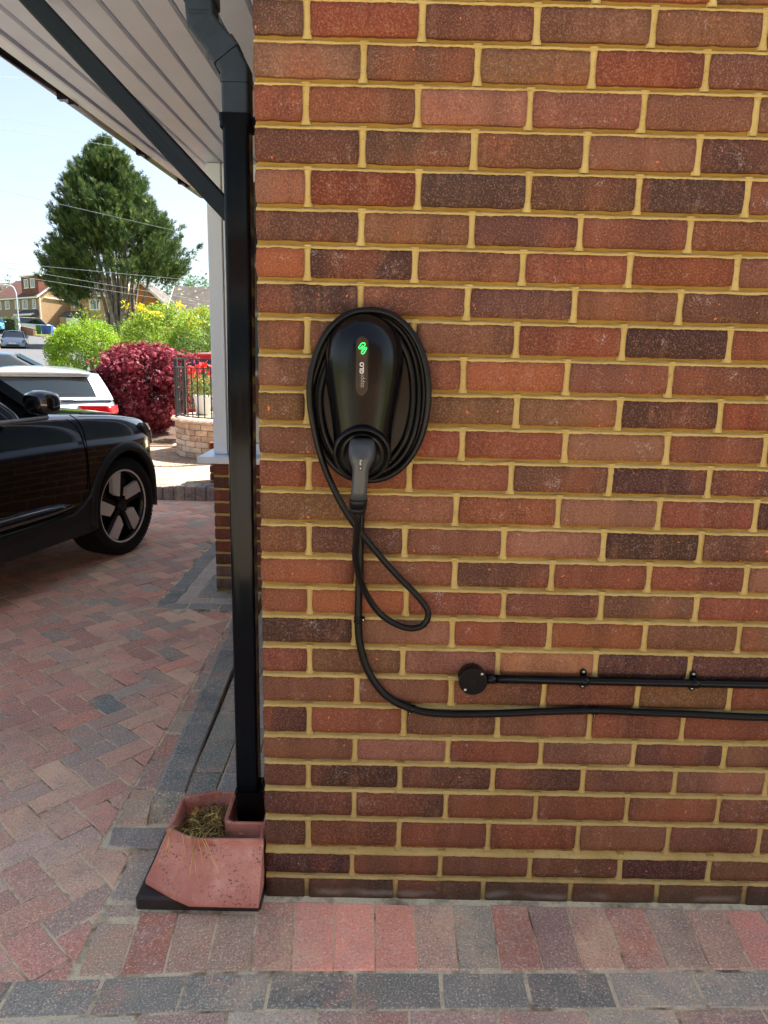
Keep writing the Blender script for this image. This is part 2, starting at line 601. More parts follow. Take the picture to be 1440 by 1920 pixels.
# ================================================================== HOUSE WALL
PAL = {'D': (76, 52, 46), 'd': (96, 64, 53), 'b': (116, 80, 58), 'r': (130, 75, 55), 'R': (122, 65, 46), 'm': (125, 82, 64),
       'p': (141, 97, 77), 'o': (142, 84, 58), 'O': (156, 106, 74), 'x': (116, 74, 56)}
ZK = [2.178, 2.103, 2.0265, 1.9519, 1.8761, 1.7976, 1.7203, 1.6422, 1.5696, 1.4976, 1.4241, 1.348, 1.2713, 1.1977, 1.1237, 1.0506, 0.9749, 0.8989, 0.8264, 0.7565, 0.6813, 0.6088, 0.5321, 0.4511, 0.3799, 0.306, 0.2263, 0.1374, 0.0606, -0.016]
PERP = {-1: (0, [0.106, 0.3316, 0.5576, 0.7855, 1.0053]), 0: (1, [0.2182, 0.4442, 0.6733, 0.8985]), 1: (0, [0.1038, 0.3286, 0.5527, 0.7809, 1.0072]), 2: (1, [0.2179, 0.4455, 0.6724, 0.9007]), 3: (0, [0.1079, 0.3336, 0.5596, 0.786, 1.0094]), 4: (1, [0.2187, 0.4475, 0.6723, 0.8994]), 5: (0, [0.1067, 0.3317, 0.5581, 0.7815, 1.0075]), 6: (1, [0.2192, 0.4455, 0.6717, 0.8959]), 7: (0, [0.1066, None, 0.5538, 0.782, 1.0104]), 8: (1, [None, 0.4434, 0.6676, 0.8916]), 9: (0, [0.1065, None, 0.5632, 0.788, 1.0085]), 10: (1, [None, 0.4476, 0.6748, 0.9009, 1.1179]), 11: (0, [0.1099, None, 0.5601, 0.7803, 1.0016]), 12: (1, [None, 0.4403, 0.6705, 0.8975, 1.1165]), 13: (0, [0.1099, 0.3274, 0.5522, 0.7792, 1.0002]), 14: (1, [None, 0.4444, 0.667, 0.8899, 1.1145]), 15: (0, [0.1118, 0.3348, 0.5606, 0.7858, 1.0081]), 16: (1, [0.2162, 0.4444, 0.6712, 0.8958, 1.1158]), 17: (0, [0.1118, 0.3307, 0.5557, 0.786, 1.0092]), 18: (1, [0.2238, 0.449, 0.6691, 0.8925, 1.1126]), 19: (0, [0.1105, 0.3375, 0.5639, 0.785, 1.0086]), 20: (1, [0.2202, 0.4469, 0.6728, 0.8975, 1.1193]), 21: (0, [0.1084, 0.3325, 0.5595, 0.781, 1.0065]), 22: (1, [0.2214, 0.4478, 0.6698, 0.8955, 1.122]), 23: (0, [0.107, 0.3342, 0.5572, 0.781, 1.0068, 1.2339]), 24: (1, [0.2183, 0.4406, 0.6664, 0.894, 1.1195]), 25: (0, [0.1042, 0.3289, 0.5521])}
CODES = {-1: 'dRxmbb', 0: 'pdbRm', 1: 'rxpmm', 2: 'ddbmD', 3: 'pRDdDd', 4: 'dmdrr', 5: 'oDxrRm', 6: 'Dmdxd', 7: 'bbbrDr', 8: 'mxomxR',
         9: 'bbbbDR', 10: 'mrrprd', 11: 'rrrdDd', 12: 'bmrprDr', 13: 'xdmpDd', 14: 'omdrrp', 15: 'rorxbr', 16: 'DprombD', 17: 'rbpODd',
         18: 'xmbxbr', 19: 'drbmrr', 20: 'bprpdm', 21: 'xDddmp', 22: 'ddrrom', 23: 'drrrmm', 24: 'DbbbDb', 25: 'dDxdrbd', -2: 'bmdrbm', -3: 'mdrbmd'}
house = thing('brick_house', 'red brick house wall with ochre pointing filling the right of the view', 'house', (0, 0, 0))
XR = 1.78
MG = 0.0058


def brick_mesh(seed, L, dep, nx):
    rs = random.Random(seed)
    H = 0.0625; nz = 4
    off = rs.random() * 100
    b = MB(); b.smooth = False
    ids = {}
    hL, hH = L/2, H/2
    tilt = rs.uniform(-1, 1) * 0.0006
    for j in range(nz+1):
        for i in range(nx+1):
            x = -hL + L*i/nx; z = -hH + H*j/nz
            ex = i in (0, nx); ez = j in (0, nz)
            y = 0.0
            if ex: x += (-1 if i == nx else 1) * abs(mnoise.noise((z*60, off, 1))) * 0.0034
            if ez: z += (-1 if j == nz else 1) * (abs(mnoise.noise((x*38, off, 5+j))) * 0.0040 + abs(mnoise.noise((x*110, off, 15+j))) * 0.0018)
            if ex and ez:
                x += (-1 if i == nx else 1) * 0.0016; z += (-1 if j == nz else 1) * 0.0012
            if ex or ez: y = 0.0014
            y += mnoise.noise((x*14, z*14, off+9)) * 0.0011 + tilt * x / hL
            ids[(i, j)] = len(b.v); b.v.append((x, y, z))
    for j in range(nz):
        for i in range(nx):
            b.smooth = True
            b.face((ids[(i, j)], ids[(i+1, j)], ids[(i+1, j+1)], ids[(i, j+1)]))
    b.smooth = False
    ring = [(i, 0) for i in range(nx)] + [(nx, j) for j in range(nz)] + [(i, nz) for i in range(nx, 0, -1)] + [(0, j) for j in range(nz, 0, -1)]
    base = len(b.v)
    for (i, j) in ring:
        x, y, z = b.v[ids[(i, j)]]
        b.v.append((x, dep, z))
    n = len(ring)
    for k in range(n):
        a, c = ids[ring[k]], ids[ring[(k+1) % n]]
        b.face((c, a, base+k, base+(k+1) % n))
    return b.mesh('brick', M['brick'])


B_S = [brick_mesh(i, 0.2125, 0.05, 14) for i in range(14)]
B_H = [brick_mesh(100+i, 0.100, 0.2125, 5) for i in range(6)]
B_C = [brick_mesh(200+i, 0.2125, 0.100, 9) for i in range(5)]

perps_all = []
for k in range(-3, 26):
    z1 = ZK[k+3]; z0 = ZK[k+4]
    g1 = 0.0058 if k != 24 else 0.011
    g0 = 0.0058 if k != 23 else 0.010
    if k in (-2, -3):
        h = 1 if k == -2 else 0
        xs = [(0.1065 if h == 0 else 0.219) + 0.226*i for i in range(7)]
    else:
        h, xs = PERP[k]
        xs = list(xs)
    while xs and xs[-1] is not None and xs[-1] < XR:
        xs.append(xs[-1] + 0.2235 + random.uniform(-0.003, 0.003))
    for i, x in enumerate(xs):
        if x is None: xs[i] = (0.1075 if h == 0 else 0.2195) + 0.2255*i
    code = CODES[k]
    edges = [-MG] + xs
    for i in range(len(edges)-1):
        a = edges[i] + MG; b_ = edges[i+1] - MG
        if a > XR: break
        L = b_ - a; H = (z1 - g1) - (z0 + g0)
        if i == 0:
            me = random.choice(B_H) if h == 0 else random.choice(B_C)
            nl = 0.100 if h == 0 else 0.2125
        else:
            me = random.choice(B_S); nl = 0.2125
        o = bpy.data.objects.new('brick', me)
        COL.objects.link(o)
        o.parent = house
        flip = i > 0 and random.random() < 0.5
        o.location = ((a+b_)/2, random.uniform(-0.0012, 0.0008), ((z1-g1)+(z0+g0))/2)
        o.scale = (L/nl, 1, H/0.0625)
        o.rotation_euler = (0, random.uniform(-0.003, 0.003), 0)
        c = PAL[code[i]] if i < len(code) else PAL[random.choice('ddbrmxrbp')]
        jit = random.uniform(0.93, 1.07)
        o.color = srgb(*[max(0, min(255, q*jit + random.uniform(-3, 3))) for q in c])
    for x in xs:
        if x < XR: perps_all.append((x, z0, z1))

# mortar: weather-struck bed joints and perpends
mb = MB(); mb.smooth = True
NX = 420
for k in range(30):
    zc = ZK[k]
    hh = 0.0061 if k not in (27,) else 0.012
    prof = [(0.018, hh+0.004), (0.0135, hh+0.0005), (0.0120, hh*0.22), (0.0035, -hh*0.35), (-0.0018, -hh*0.9), (-0.0008, -hh-0.0020), (0.012, -hh-0.003)]
    rows = []
    for i in range(NX+1):
        x = 0.0015 + (XR-0.0015) * i / NX
        r = []
        for q, (y, z) in enumerate(prof):
            n1 = mnoise.noise((x*34, k*7.3, q*1.7)) + 0.6*mnoise.noise((x*120, k*3.1, q*2.1))
            n2 = mnoise.noise((x*26, k*5.9+40, q*1.1)) + 0.9*mnoise.noise((x*150, k*2.7, q*3.3))
            r.append((x, y + n1*0.0009 + 0.0005, zc + z + n2*(0.0017 if 0 < q < 6 else 0)))
        rows.append(r)
    mb.loft([list(col) for col in rows], cap=False, closed=False)
for (x, z0, z1) in perps_all:
    rows = []
    sd = random.random()*50; lean = random.uniform(-0.0012, 0.0012)
    for j in range(9):
        z = z0 + (z1-z0)*j/8
        w0 = -0.0078 + mnoise.noise((z*70, sd, 0))*0.0013; w1 = 0.0078 + mnoise.noise((z*70, sd, 9))*0.0013
        c = x + lean*(j/4-1)
        rows.append([(c+w0-0.002, 0.010, z), (c+w0, 0.0030, z), (c-0.001, 0.0022+mnoise.noise((z*50, sd, 3))*0.0007, z), (c+w1, 0.0026, z), (c+w1+0.002, 0.010, z)])
    mb.loft(rows, cap=False, closed=False)
mb.build('mortar', M['mortar'], house)

wl = MB()
wl.box(0.006, 7.5, 0.011, 6.1, -0.3, 2.18)
wl.box(0.0, 7.5, 0.002, 6.1, 2.181, 4.7)
wl.box(XR, 7.5, 0.001, 0.0105, -0.3, 2.18)
wl.build('wall', M['house_brick'], house)
rf = MB()
rf.add([(-0.35, -0.35, 4.62), (7.9, -0.35, 4.62), (7.9, 6.45, 4.62), (-0.35, 6.45, 4.62), (-0.35, 3.05, 6.6), (7.9, 3.05, 6.6)],
       [(3, 2, 1, 0), (0, 1, 5, 4), (2, 3, 4, 5), (1, 2, 5), (3, 0, 4)])
M['tile'] = plain('roof_tile', srgb(96, 74, 64), 0.85, 0, 0.2, 8, 0.3)
rf.build('roof', M['tile'], house)

# ================================================================== CANOPY over the front
CAN = Matrix.Translation((0, 2.44, 2.315)) @ Matrix.Rotation(R_(2.6), 4, 'X') @ Matrix.Rotation(R_(0.6), 4, 'Z')


def cpt(x, y, z):
    """canopy-local: x across (0 at wall), y along from the bay, z up from the soffit"""
    return CAN @ Vector((x, y, z))


canopy = thing('canopy', 'white boarded canopy soffit with dark fascia jutting out above the driveway', 'canopy', (0, 0, 2.3))


def cbox(mb_, x0, x1, y0, y1, z0, z1):
    n = len(mb_.v)
    mb_.box(x0, x1, y0, y1, z0, z1)
    mb_.v[n:] = [tuple(cpt(*p)) for p in mb_.v[n:]]


XJ = [0.0, -0.115, -0.215, -0.315, -0.41, -0.505, -0.595, -0.69, -0.785, -0.87]
for i in range(len(XJ)-1):
    b = MB()
    x1, x0 = XJ[i]-0.002, XJ[i+1]+0.002
    prof = [(x0, 0.014), (x0+0.001, 0.006), (x0+0.007, 0.0), (x1-0.007, 0.0), (x1-0.001, 0.006), (x1, 0.014)]
    rings = [[cpt(x, y, z) for x, z in prof] for y in (-2.6, 1.35)]
    b.loft(rings)
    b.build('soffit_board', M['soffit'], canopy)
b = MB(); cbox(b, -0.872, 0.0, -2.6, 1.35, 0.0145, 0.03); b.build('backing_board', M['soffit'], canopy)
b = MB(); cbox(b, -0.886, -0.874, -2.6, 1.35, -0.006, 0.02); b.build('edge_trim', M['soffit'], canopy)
b = MB(); cbox(b, -0.935, -0.889, -2.6, 1.35, -0.001, 0.16); b.build('fascia', M['white'], canopy)
b = MB(); cbox(b, -0.888, -0.8865, -2.6, 1.35, -0.004, 0.02); b.build('shadow_gap', plain('dark_gap', srgb(84, 70, 68), 0.7), canopy)
# gutter on the outside of the fascia and its brackets
b = MB(); b.smooth = True
gp = [(-0.945 - 0.055 + 0.055*math.cos(q), 0.075 - 0.05*math.sin(q)) for q in [math.pi*k/10 for k in range(11)]]
gp2 = [(-0.945 - 0.055 + 0.052*math.cos(q), 0.075 - 0.047*math.sin(q)) for q in [math.pi*k/10 for k in range(10, -1, -1)]]
b.loft([[cpt(x, y, z) for x, z in gp+gp2] for y in (-2.6, 1.35)])
b.build('gutter', M['black'], canopy)
for yy in (-1.02, -0.1, 0.68):
    b = MB()
    cbox(b, -0.958, -0.936, yy, yy+0.035, -0.012, 0.10)
    cbox(b, -1.0, -0.936, yy, yy+0.035, 0.005, 0.028)
    b.build('gutter_bracket', M['black'], canopy)
# tiles on top of the canopy
b = MB()
for r in range(4):
    for c in range(18):
        y0 = -2.6 + c*0.22
        x1 = -1.0 + r*0.25
        z1 = 0.17 + r*0.075
        cbox(b, x1, x1+0.30, y0+0.004, y0+0.216, z1 - 0.0 + 0.01*(c % 2), z1+0.014+0.01*(c % 2))
cbox(b, -0.93, 0.0, -2.6, 1.35, 0.035, 0.15)
b.build('roof_tiles', M['tile'], canopy, kind='stuff')

# timber bracket running from the wall up to the canopy
br = thing('timber_bracket', 'dark blue stained diagonal timber bracket holding up the white canopy', 'bracket', (-0.16, 0.42, 1.7))
p0 = Vector((0.0, 0.42, 1.562)); p1 = Vector((-0.665, 0.42, 2.235))
d = (p1-p0); L = d.length; d.normalize()
side = Vector((0, 1, 0)); up = d.cross(side)
b = MB()
hw, hd, ch = 0.0235, 0.030, 0.0055
prof = [(-hw+ch, -hd), (hw-ch, -hd), (hw, -hd+ch), (hw, hd-ch), (hw-ch, hd), (-hw+ch, hd), (-hw, hd-ch), (-hw, -hd+ch)]
b.loft([[Vector((u_, v_, s_)) for u_, v_ in prof] for s_ in (0, L)])
o = b.build('brace', M['wood'], br, loc=(0, 0, 0))
o.matrix_local = Matrix.Translation(p0 - Vector(br.location)) @ Matrix(((up.x, side.x, d.x), (up.y, side.y, d.y), (up.z, side.z, d.z))).to_4x4()
b = MB(); b.box(-0.045, -0.001, 0.39, 0.45, 1.30, 2.16); b.build('wall_post', M['wood'], br)

# ================================================================== BAY behind the downpipe
bay = thing('window_bay', 'white framed window bay on a low red brick pier behind the black downpipe', 'bay window', (-0.33, 2.4, 0))
brk = [brick_mesh(300+i, 0.2125, 0.1, 6) for i in range(4)]
rowsz = [0.0 + 0.0742*i for i in range(11)]
for k in range(10):
    z0 = rowsz[k]; z1 = rowsz[k+1] if k < 9 else 0.745
    H = z1 - z0 - 0.011
    xs = [-0.667, -0.442, -0.217, 0.0] if k % 2 else [-0.667, -0.555, -0.33, -0.105, 0.0]
    if k == 6: z0 += 0.004; H -= 0.004
    for i in range(len(xs)-1):
        a, c = xs[i] + (0.0 if i == 0 else 0.006), xs[i+1]-0.006
        o = bpy.data.objects.new('brick', random.choice(brk)); COL.objects.link(o); o.parent = bay
        o.location = ((a+c)/2 + 0.33, 2.376-2.4, z0 + 0.011 + H/2)
        o.scale = ((c-a)/0.2125, 1, H/0.0625)
        cc = PAL[random.choice('rRrd')] if k > 1 else ((120, 106, 98) if k == 0 else (134, 100, 88))
        if k == 1 or k == 0: cc = (132, 108, 98)
        o.color = srgb(*cc)
b = MB(); b.box(-0.662, 0.0, 2.381, 5.2, -0.05, 0.745)
b.build('mortar', M['mortar'], bay)
# flank of the bay: real bricks show from the drive
for k in range(10):
    H = 0.0632
    for i in range(12):
        y0 = 2.49 + i*0.225 + (0.11 if k % 2 else 0)
        o = bpy.data.objects.new('brick', random.choice(brk)); COL.objects.link(o); o.parent = bay
        o.rotation_euler = (0, 0, R_(-90))
        o.location = (-0.668 + 0.33, y0+0.1065-2.4, rowsz[k] + 0.011 + H/2)
        o.scale = (1, 1, 1); o.color = srgb(*PAL[random.choice('rRrdb')])
b = MB(); b.rbox(-0.745, 0.0, 2.33, 5.3, 0.748, 0.785, 0.004); b.build('sill', M['white'], bay)
b = MB(); b.rbox(-0.676, -0.600, 2.44, 2.52, 0.7855, 2.312, 0.003); b.build('corner_post', M['white'], bay)
b = MB(); b.box(-0.5995, -0.594, 2.45, 2.51, 0.7855, 2.312); b.build('gasket', plain('gasket', srgb(150, 150, 150), 0.6), bay)
b = MB(); b.rbox(-0.5935, -0.535, 2.445, 2.515, 0.7855, 2.312, 0.003); b.build('window_frame', M['white'], bay)
b = MB(); b.rbox(-0.06, 0.0, 2.445, 2.515, 0.7855, 2.312, 0.003); b.build('window_frame', M['white'], bay)
b = MB(); b.box(-0.5345, -0.0605, 2.45, 2.51, 2.23, 2.31); b.box(-0.5345, -0.0605, 2.45, 2.51, 0.786, 0.85); b.build('window_frame', M['white'], bay)
M['glass'] = plain('window_glass', (0.02, 0.025, 0.03, 1), 0.04, 0, 0.8)
b = MB(); b.box(-0.534, -0.061, 2.475, 2.485, 0.851, 2.229); b.build('pane', M['glass'], bay)
for y0 in (2.52, 3.4, 4.3):
    b = MB(); b.box(-0.64, -0.63, y0+0.06, y0+0.82, 0.85, 2.23); b.build('pane', M['glass'], bay)
    b = MB(); b.box(-0.67, -0.60, y0+0.83, y0+0.89, 0.786, 2.31); b.build('window_frame', M['white'], bay)
b = MB(); b.box(-0.67, -0.60, 2.521, 5.2, 2.235, 2.312); b.box(-0.67, -0.60, 2.521, 5.2, 0.786, 0.846); b.build('window_frame', M['white'], bay)
# stub wall at the far end of the bay
stub = thing('brick_wall', 'short low end of brick wall past the white window sill', 'wall', (-1.0, 5.25, 0))
b = MB(); b.box(-1.365, -0.669, 5.21, 5.4, 0, 0.50); b.build('core', M['mortar'], stub)
for k in range(6):
    for i in range(4):
        x0 = -1.372 + i*0.225 - (0.11 if k % 2 else 0)
        x1 = min(x0 + 0.2125, -0.67); x0 = max(x0, -1.372)
        if x1 - x0 < 0.04: continue
        o = bpy.data.objects.new('brick', random.choice(brk)); COL.objects.link(o); o.parent = stub
        o.location = ((x0+x1)/2+1.0, 5.2-5.25, 0.08 + k*0.0745 + 0.03)
        o.scale = ((x1-x0)/0.2125, 1, 1); o.color = srgb(*PAL[random.choice('drRb')])

# ================================================================== PAVING
drive = bpy.data.objects.new('driveway', None); COL.objects.link(drive); drive['kind'] = 'structure'
sd = MB()
sd.box(-6.5, 3.2, -3.2, 4.97, -0.3, -0.0021)
sd.build('joint_sand', M['sand'], drive)


def clip(poly, a, b, c):
    """keep a*x+b*y<=c"""
    out = []
    n = len(poly)
    for i in range(n):
        p, q = poly[i], poly[(i+1) % n]
        dp = a*p[0]+b*p[1]-c; dq = a*q[0]+b*q[1]-c
        if dp <= 0: out.append(p)
        if (dp < 0 < dq) or (dq < 0 < dp):
            t = dp/(dp-dq); out.append((p[0]+(q[0]-p[0])*t, p[1]+(q[1]-p[1])*t))
    return out


def area(poly):
    return abs(sum(poly[i][0]*poly[(i+1) % len(poly)][1]-poly[(i+1) % len(poly)][0]*poly[i][1] for i in range(len(poly))))/2


PP = [(200, 146, 126), (192, 140, 122), (198, 152, 128), (188, 144, 126), (166, 148, 134), (202, 138, 116), (182, 152, 134), (192, 136, 118), (204, 164, 136), (196, 150, 130), (206, 156, 132), (180, 150, 132)]
GP = [(134, 132, 120), (144, 141, 128), (126, 126, 116), (148, 144, 130)]
blocks = []   # (poly, colour, zoff, dist, height)


def add_block(poly, col, z=0.0, h=0.05, gap=0.0030):
    if len(poly) < 3 or area(poly) < 0.0004: return
    cx = sum(p[0] for p in poly)/len(poly); cy = sum(p[1] for p in poly)/len(poly)
    q = []
    for p in poly:
        dd = math.hypot(p[0]-cx, p[1]-cy)
        k = (dd-gap*1.3)/dd
        q.append((cx+(p[0]-cx)*k + random.uniform(-0.0009, 0.0009), cy+(p[1]-cy)*k + random.uniform(-0.0009, 0.0009)))
    # z order / orientation
    s = sum(q[i][0]*q[(i+1) % len(q)][1]-q[(i+1) % len(q)][0]*q[i][1] for i in range(len(q)))
    if s < 0: q.reverse()
    j = random.uniform(0.92, 1.08)
    blocks.append((q, tuple(c*j for c in col), z + random.uniform(-0.0008, 0.0012), math.hypot(cx-0.27, cy+1.56), h))


ua = Vector((math.cos(R_(48.5)), math.sin(R_(48.5)))) * 0.0875
uc = Vector((math.cos(R_(-41.3)), math.sin(R_(-41.3)))) * 0.0823
O0 = Vector((-0.804, 0.842))
DARKB = {(1, -2), }
for i in range(-75, 60):
    for j in range(-60, 62):
        k = (i-j) % 4
        if k == 0: cells = (2, 1)
        elif k == 3: cells = (1, 2)
        else: continue
        P0 = O0 + ua*i + uc*j
        poly = [P0, P0+ua*cells[0], P0+ua*cells[0]+uc*cells[1], P0+uc*cells[1]]
        poly = [(p.x, p.y) for p in poly]
        cx = sum(p[0] for p in poly)/4; cy = sum(p[1] for p in poly)/4
        if cx > -0.3 or cx < -6.3 or cy < -0.75 or cy > 5.1: continue
        if cx < -2.6 - 0.95*max(0, cy-0.3) - 1.2 and cy > -0.5 and False: continue
        dark = (i, j) in DARKB
        # big shapes that the herringbone runs up to
        if cy > 2.0 and cx > -0.93:
            if cy > 2.078: continue
            poly = clip(poly, 0, 1, 2.06)
        elif cy > 2.06: poly = clip(poly, 1, 0, -0.935)
        ymx = max(p[1] for p in poly)
        if ymx > 0.165:
            if cy < 0.33:
                pb_ = clip(clip(clip(poly, 1, 0, -0.392), -1, 0, 0.489), 0, 1, 0.163)
                if len(pb_) >= 3: add_block(pb_, random.choice(PP))
            poly = clip(poly, 1, 0, -0.489 - 0.006*max(0, cy-1.0))
        else: poly = clip(poly, 1, 0, -0.392)
        poly = clip(poly, 0.06, -1, 0.2365)   # y >= -0.2365-0.06x
        poly = clip(poly, 0, 1, 4.95)
        if len(poly) < 3: continue
        if any(p[0] > -0.3 for p in poly): continue
        add_block(poly, (118, 128, 124) if dark else random.choice(PP))
# bits of cut grey block between herringbone and gully slab
add_block([(-0.487, 0.258), (-0.392, 0.262), (-0.322, 0.262), (-0.322, 0.17), (-0.395, 0.168), (-0.47, 0.172)], (134, 128, 120))
add_block([(-0.389, 0.163), (-0.322, 0.165), (-0.314, -0.03), (-0.387, -0.03)], (148, 136, 120))
add_block([(-0.387, -0.038), (-0.314, -0.036), (-0.302, -0.078), (-0.386, -0.084)], (166, 142, 120))


def yline(x, o):
    return o + (0.06*x if x < 0 else 0.024*x)


# band of blocks along the kerb
YJ = [0.262, 0.442, 0.607, 0.784, 0.953, 1.122, 1.298, 1.476, 1.65, 1.82, 1.99]
for a, c in zip(YJ[:-1], YJ[1:]):
    kx = lambda y: -0.394-0.039*(y-0.265)
    add_block([(-0.484, a), (kx(a), a), (kx(c), c), (-0.484-0.005*c, c)], random.choice([(180, 134, 116), (162, 142, 128), (172, 136, 120), (156, 138, 126), (184, 156, 132)]))
# soldier row under the wall
tops = [-0.54, -0.46, -0.386, -0.297, -0.206, -0.107, -0.014, .078, .179, .278, .375, .472, .569, .661, .762, .856, .955, 1.055, 1.157, 1.25]
bots = [-0.50, -0.44, -0.375, -0.283, -0.188, -0.095, .004, .093, .187, .282, .379, .471, .565, .662, .755, .852, .95, 1.046, 1.144, 1.24]
while tops[-1] < 2.6:
    tops.append(tops[-1]+0.0965); bots.append(bots[-1]+0.0965)
SC = [None, None, (166, 140, 116), (182, 122, 100), (174, 140, 116), (174, 144, 120), (190, 144, 118), (226, 152, 126), (226, 150, 124), (220, 148, 122), (184, 148, 124), (150, 140, 120), (190, 130, 108),  # brightest salmon blocks carry a reddish light patch in their colour
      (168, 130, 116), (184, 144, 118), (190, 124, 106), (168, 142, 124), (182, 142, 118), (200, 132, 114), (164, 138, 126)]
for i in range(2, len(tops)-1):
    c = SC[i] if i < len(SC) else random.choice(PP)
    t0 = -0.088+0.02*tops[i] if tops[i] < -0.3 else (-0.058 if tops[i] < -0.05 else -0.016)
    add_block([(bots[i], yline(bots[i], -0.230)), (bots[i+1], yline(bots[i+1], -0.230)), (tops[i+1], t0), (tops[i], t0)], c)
# charcoal stretcher row and the rows in front of it
gx = [-0.314-0.188*n for n in range(12, 0, -1)] + [-.314, -.134, .05, .237, .425, .616, .804, .996, 1.186, 1.376, 1.566, 1.756, 1.946, 2.136, 2.326, 2.516]
for a, c in zip(gx[:-1], gx[1:]):
    add_block([(a, yline(a, -0.324)), (c, yline(c, -0.324)), (c, yline(c, -0.233)), (a, yline(a, -0.233))], random.choice(GP))
rx = [-0.392-0.187*n for n in range(11, 0, -1)] + [-0.392, -0.211, -0.025, 0.161, 0.354, 0.54, 0.728, 0.921, 1.108, 1.298, 1.488, 1.678, 1.868, 2.058, 2.248, 2.438]
for r in range(12):
    o1 = -0.327 - r*0.094; o0 = o1 - 0.094
    for a, c in zip(rx[:-1], rx[1:]):
        sh = (0.094 if r % 2 else 0)
        add_block([(a+sh, yline(a, o0)), (c+sh, yline(c, o0)), (c+sh, yline(c, o1)), (a+sh, yline(a, o1))], random.choice([(176, 150, 136), (152, 148, 138), (184, 174, 152), (166, 138, 124), (140, 140, 134)] if r < 3 else PP))
# flush border round the bay pier (three mitred rows)
def lrow(d0, d1, cols, step):
    x0, x1 = -0.932+d0, -0.932+d1; y0, y1 = 2.068+d0, 2.068+d1
    xx = x0; first = True
    while xx < -0.05:
        nx = xx + step
        add_block([(xx if not first else x0, y0), (nx, y0), (nx, y1), (xx if not first else x1, y1)], random.choice(cols)); first = False
        xx = nx
    yy = y1; first = True
    while yy < 4.9:
        ny = yy + step
        add_block([(x0, yy if not first else y0), (x1, yy), (x1, ny), (x0, ny)], random.choice(cols)); first = False
        yy = ny
lrow(0.0, 0.09, [(128, 132, 126), (118, 124, 120)], 0.17)
lrow(0.092, 0.182, [(178, 166, 154), (186, 170, 154)], 0.18)
lrow(0.184, 0.27, [(122, 126, 120), (130, 132, 124)], 0.18)
# raised path between kerb and house
for (x0, x1, st, cols) in ((-0.283, -0.195, 0.19, [(122, 124, 114), (130, 130, 118)]), (-0.193, -0.10, 0.18, [(130, 130, 124), (158, 150, 140)]), (-0.098, -0.01, 0.18, [(124, 126, 116), (130, 130, 120)])):
    yy = 0.27 + (0.0 if x0 < -0.2 else -0.0)
    seq = [0.27, 0.408] + [0.408+st*n for n in range(1, 9)]
    if x0 > -0.2: seq = [0.27, 0.408, 0.50] + [0.50+st*n for n in range(1, 9)]
    for a, c in zip(seq[:-1], seq[1:]):
        c = min(c, 2.0)
        if a < 2.0: add_block([(x0 - 0.025*(a-0.3)*(x0 < -0.2), a), (x1, a), (x1, c), (x0 - 0.025*(c-0.3)*(x0 < -0.2), c)], random.choice(cols), 0.085, 0.05)
pb = MB(); pb.box(-0.29, 0.004, 0.265, 2.0, -0.003, 0.080); pb.build('path_bed', M['sand'], drive)

blocks.sort(key=lambda b_: b_[3])
# number the blocks can be picked apart in the photograph; nearest ones in view are their own parts
def inview(q):
    cx = sum(p[0] for p in q)/len(q); cy = sum(p[1] for p in q)/len(q)
    v = cam.matrix_world.inverted() @ Vector((cx, cy, 0))
    if v.z > -0.05: return False
    s = 1336.14/-v.z
    return abs(v.x*s) < 740 and abs(v.y*s) < 985 and not (cy > 0.05 and cx > -0.12)
near, rest = [], []
for b_ in blocks:
    (near if (len(near) < 300 and inview(b_[0])) else rest).append(b_)
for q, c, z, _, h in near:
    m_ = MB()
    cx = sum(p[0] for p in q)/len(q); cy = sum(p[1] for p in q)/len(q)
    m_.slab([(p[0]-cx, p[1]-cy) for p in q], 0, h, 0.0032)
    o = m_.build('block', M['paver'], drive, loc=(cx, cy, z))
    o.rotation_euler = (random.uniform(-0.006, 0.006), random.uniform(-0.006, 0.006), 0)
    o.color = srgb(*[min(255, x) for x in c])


def merged_blocks(name, lst, parent, mat):
    m_ = MB(); cols = []
    for q, c, z, _, h in lst:
        n0 = len(m_.v)
        m_.slab(q, z, h, 0.0032)
        cols += [srgb(*[min(255, x) for x in c])] * (len(m_.v)-n0)
    o = m_.build(name, mat, parent)
    a = o.data.color_attributes.new('col', 'FLOAT_COLOR', 'POINT')
    a.data.foreach_set('color', np.array(cols, dtype=np.float32).ravel())
    o['kind'] = 'stuff'
    return o
merged_blocks('blocks', rest, drive, M['paver_far'])

# raised kerb along the house path
kerb = thing('kerb', 'raised charcoal block kerb running behind the terracotta gully hopper', 'kerb', (-0.34, 0.3, 0))
yy = 0.265; n = 0
while yy < 2.0:
    y1 = yy + (0.135 if n == 0 else 0.0925)
    rings = []
    for y, zt, e in ((yy+0.001, 0.0, 0), (y1-0.001, 0.0, 1)):
        xo = -0.391-0.039*(y-0.265)
        yt = y + (0.034 if (n == 0 and e == 0) else 0)
        rings.append([(xo, y, -0.05), (xo+0.001, y, 0.0), (xo+0.012, yt-0.006 if n == 0 and e == 0 else y, 0.07), (xo+0.019, yt, 0.0875), (xo+0.030, yt, 0.0915), (xo+0.104, yt, 0.0905), (xo+0.108, yt, 0.087), (xo+0.108, y, -0.05)])
    m_ = MB(); m_.loft(rings)
    cxx = Vector((-0.34, yy, 0.04))
    o = m_.build('kerb_block', M['paver'], kerb)
    o.color = srgb(*random.choice([(116, 120, 114), (108, 114, 110), (124, 126, 118)]))
    yy = y1; n += 1

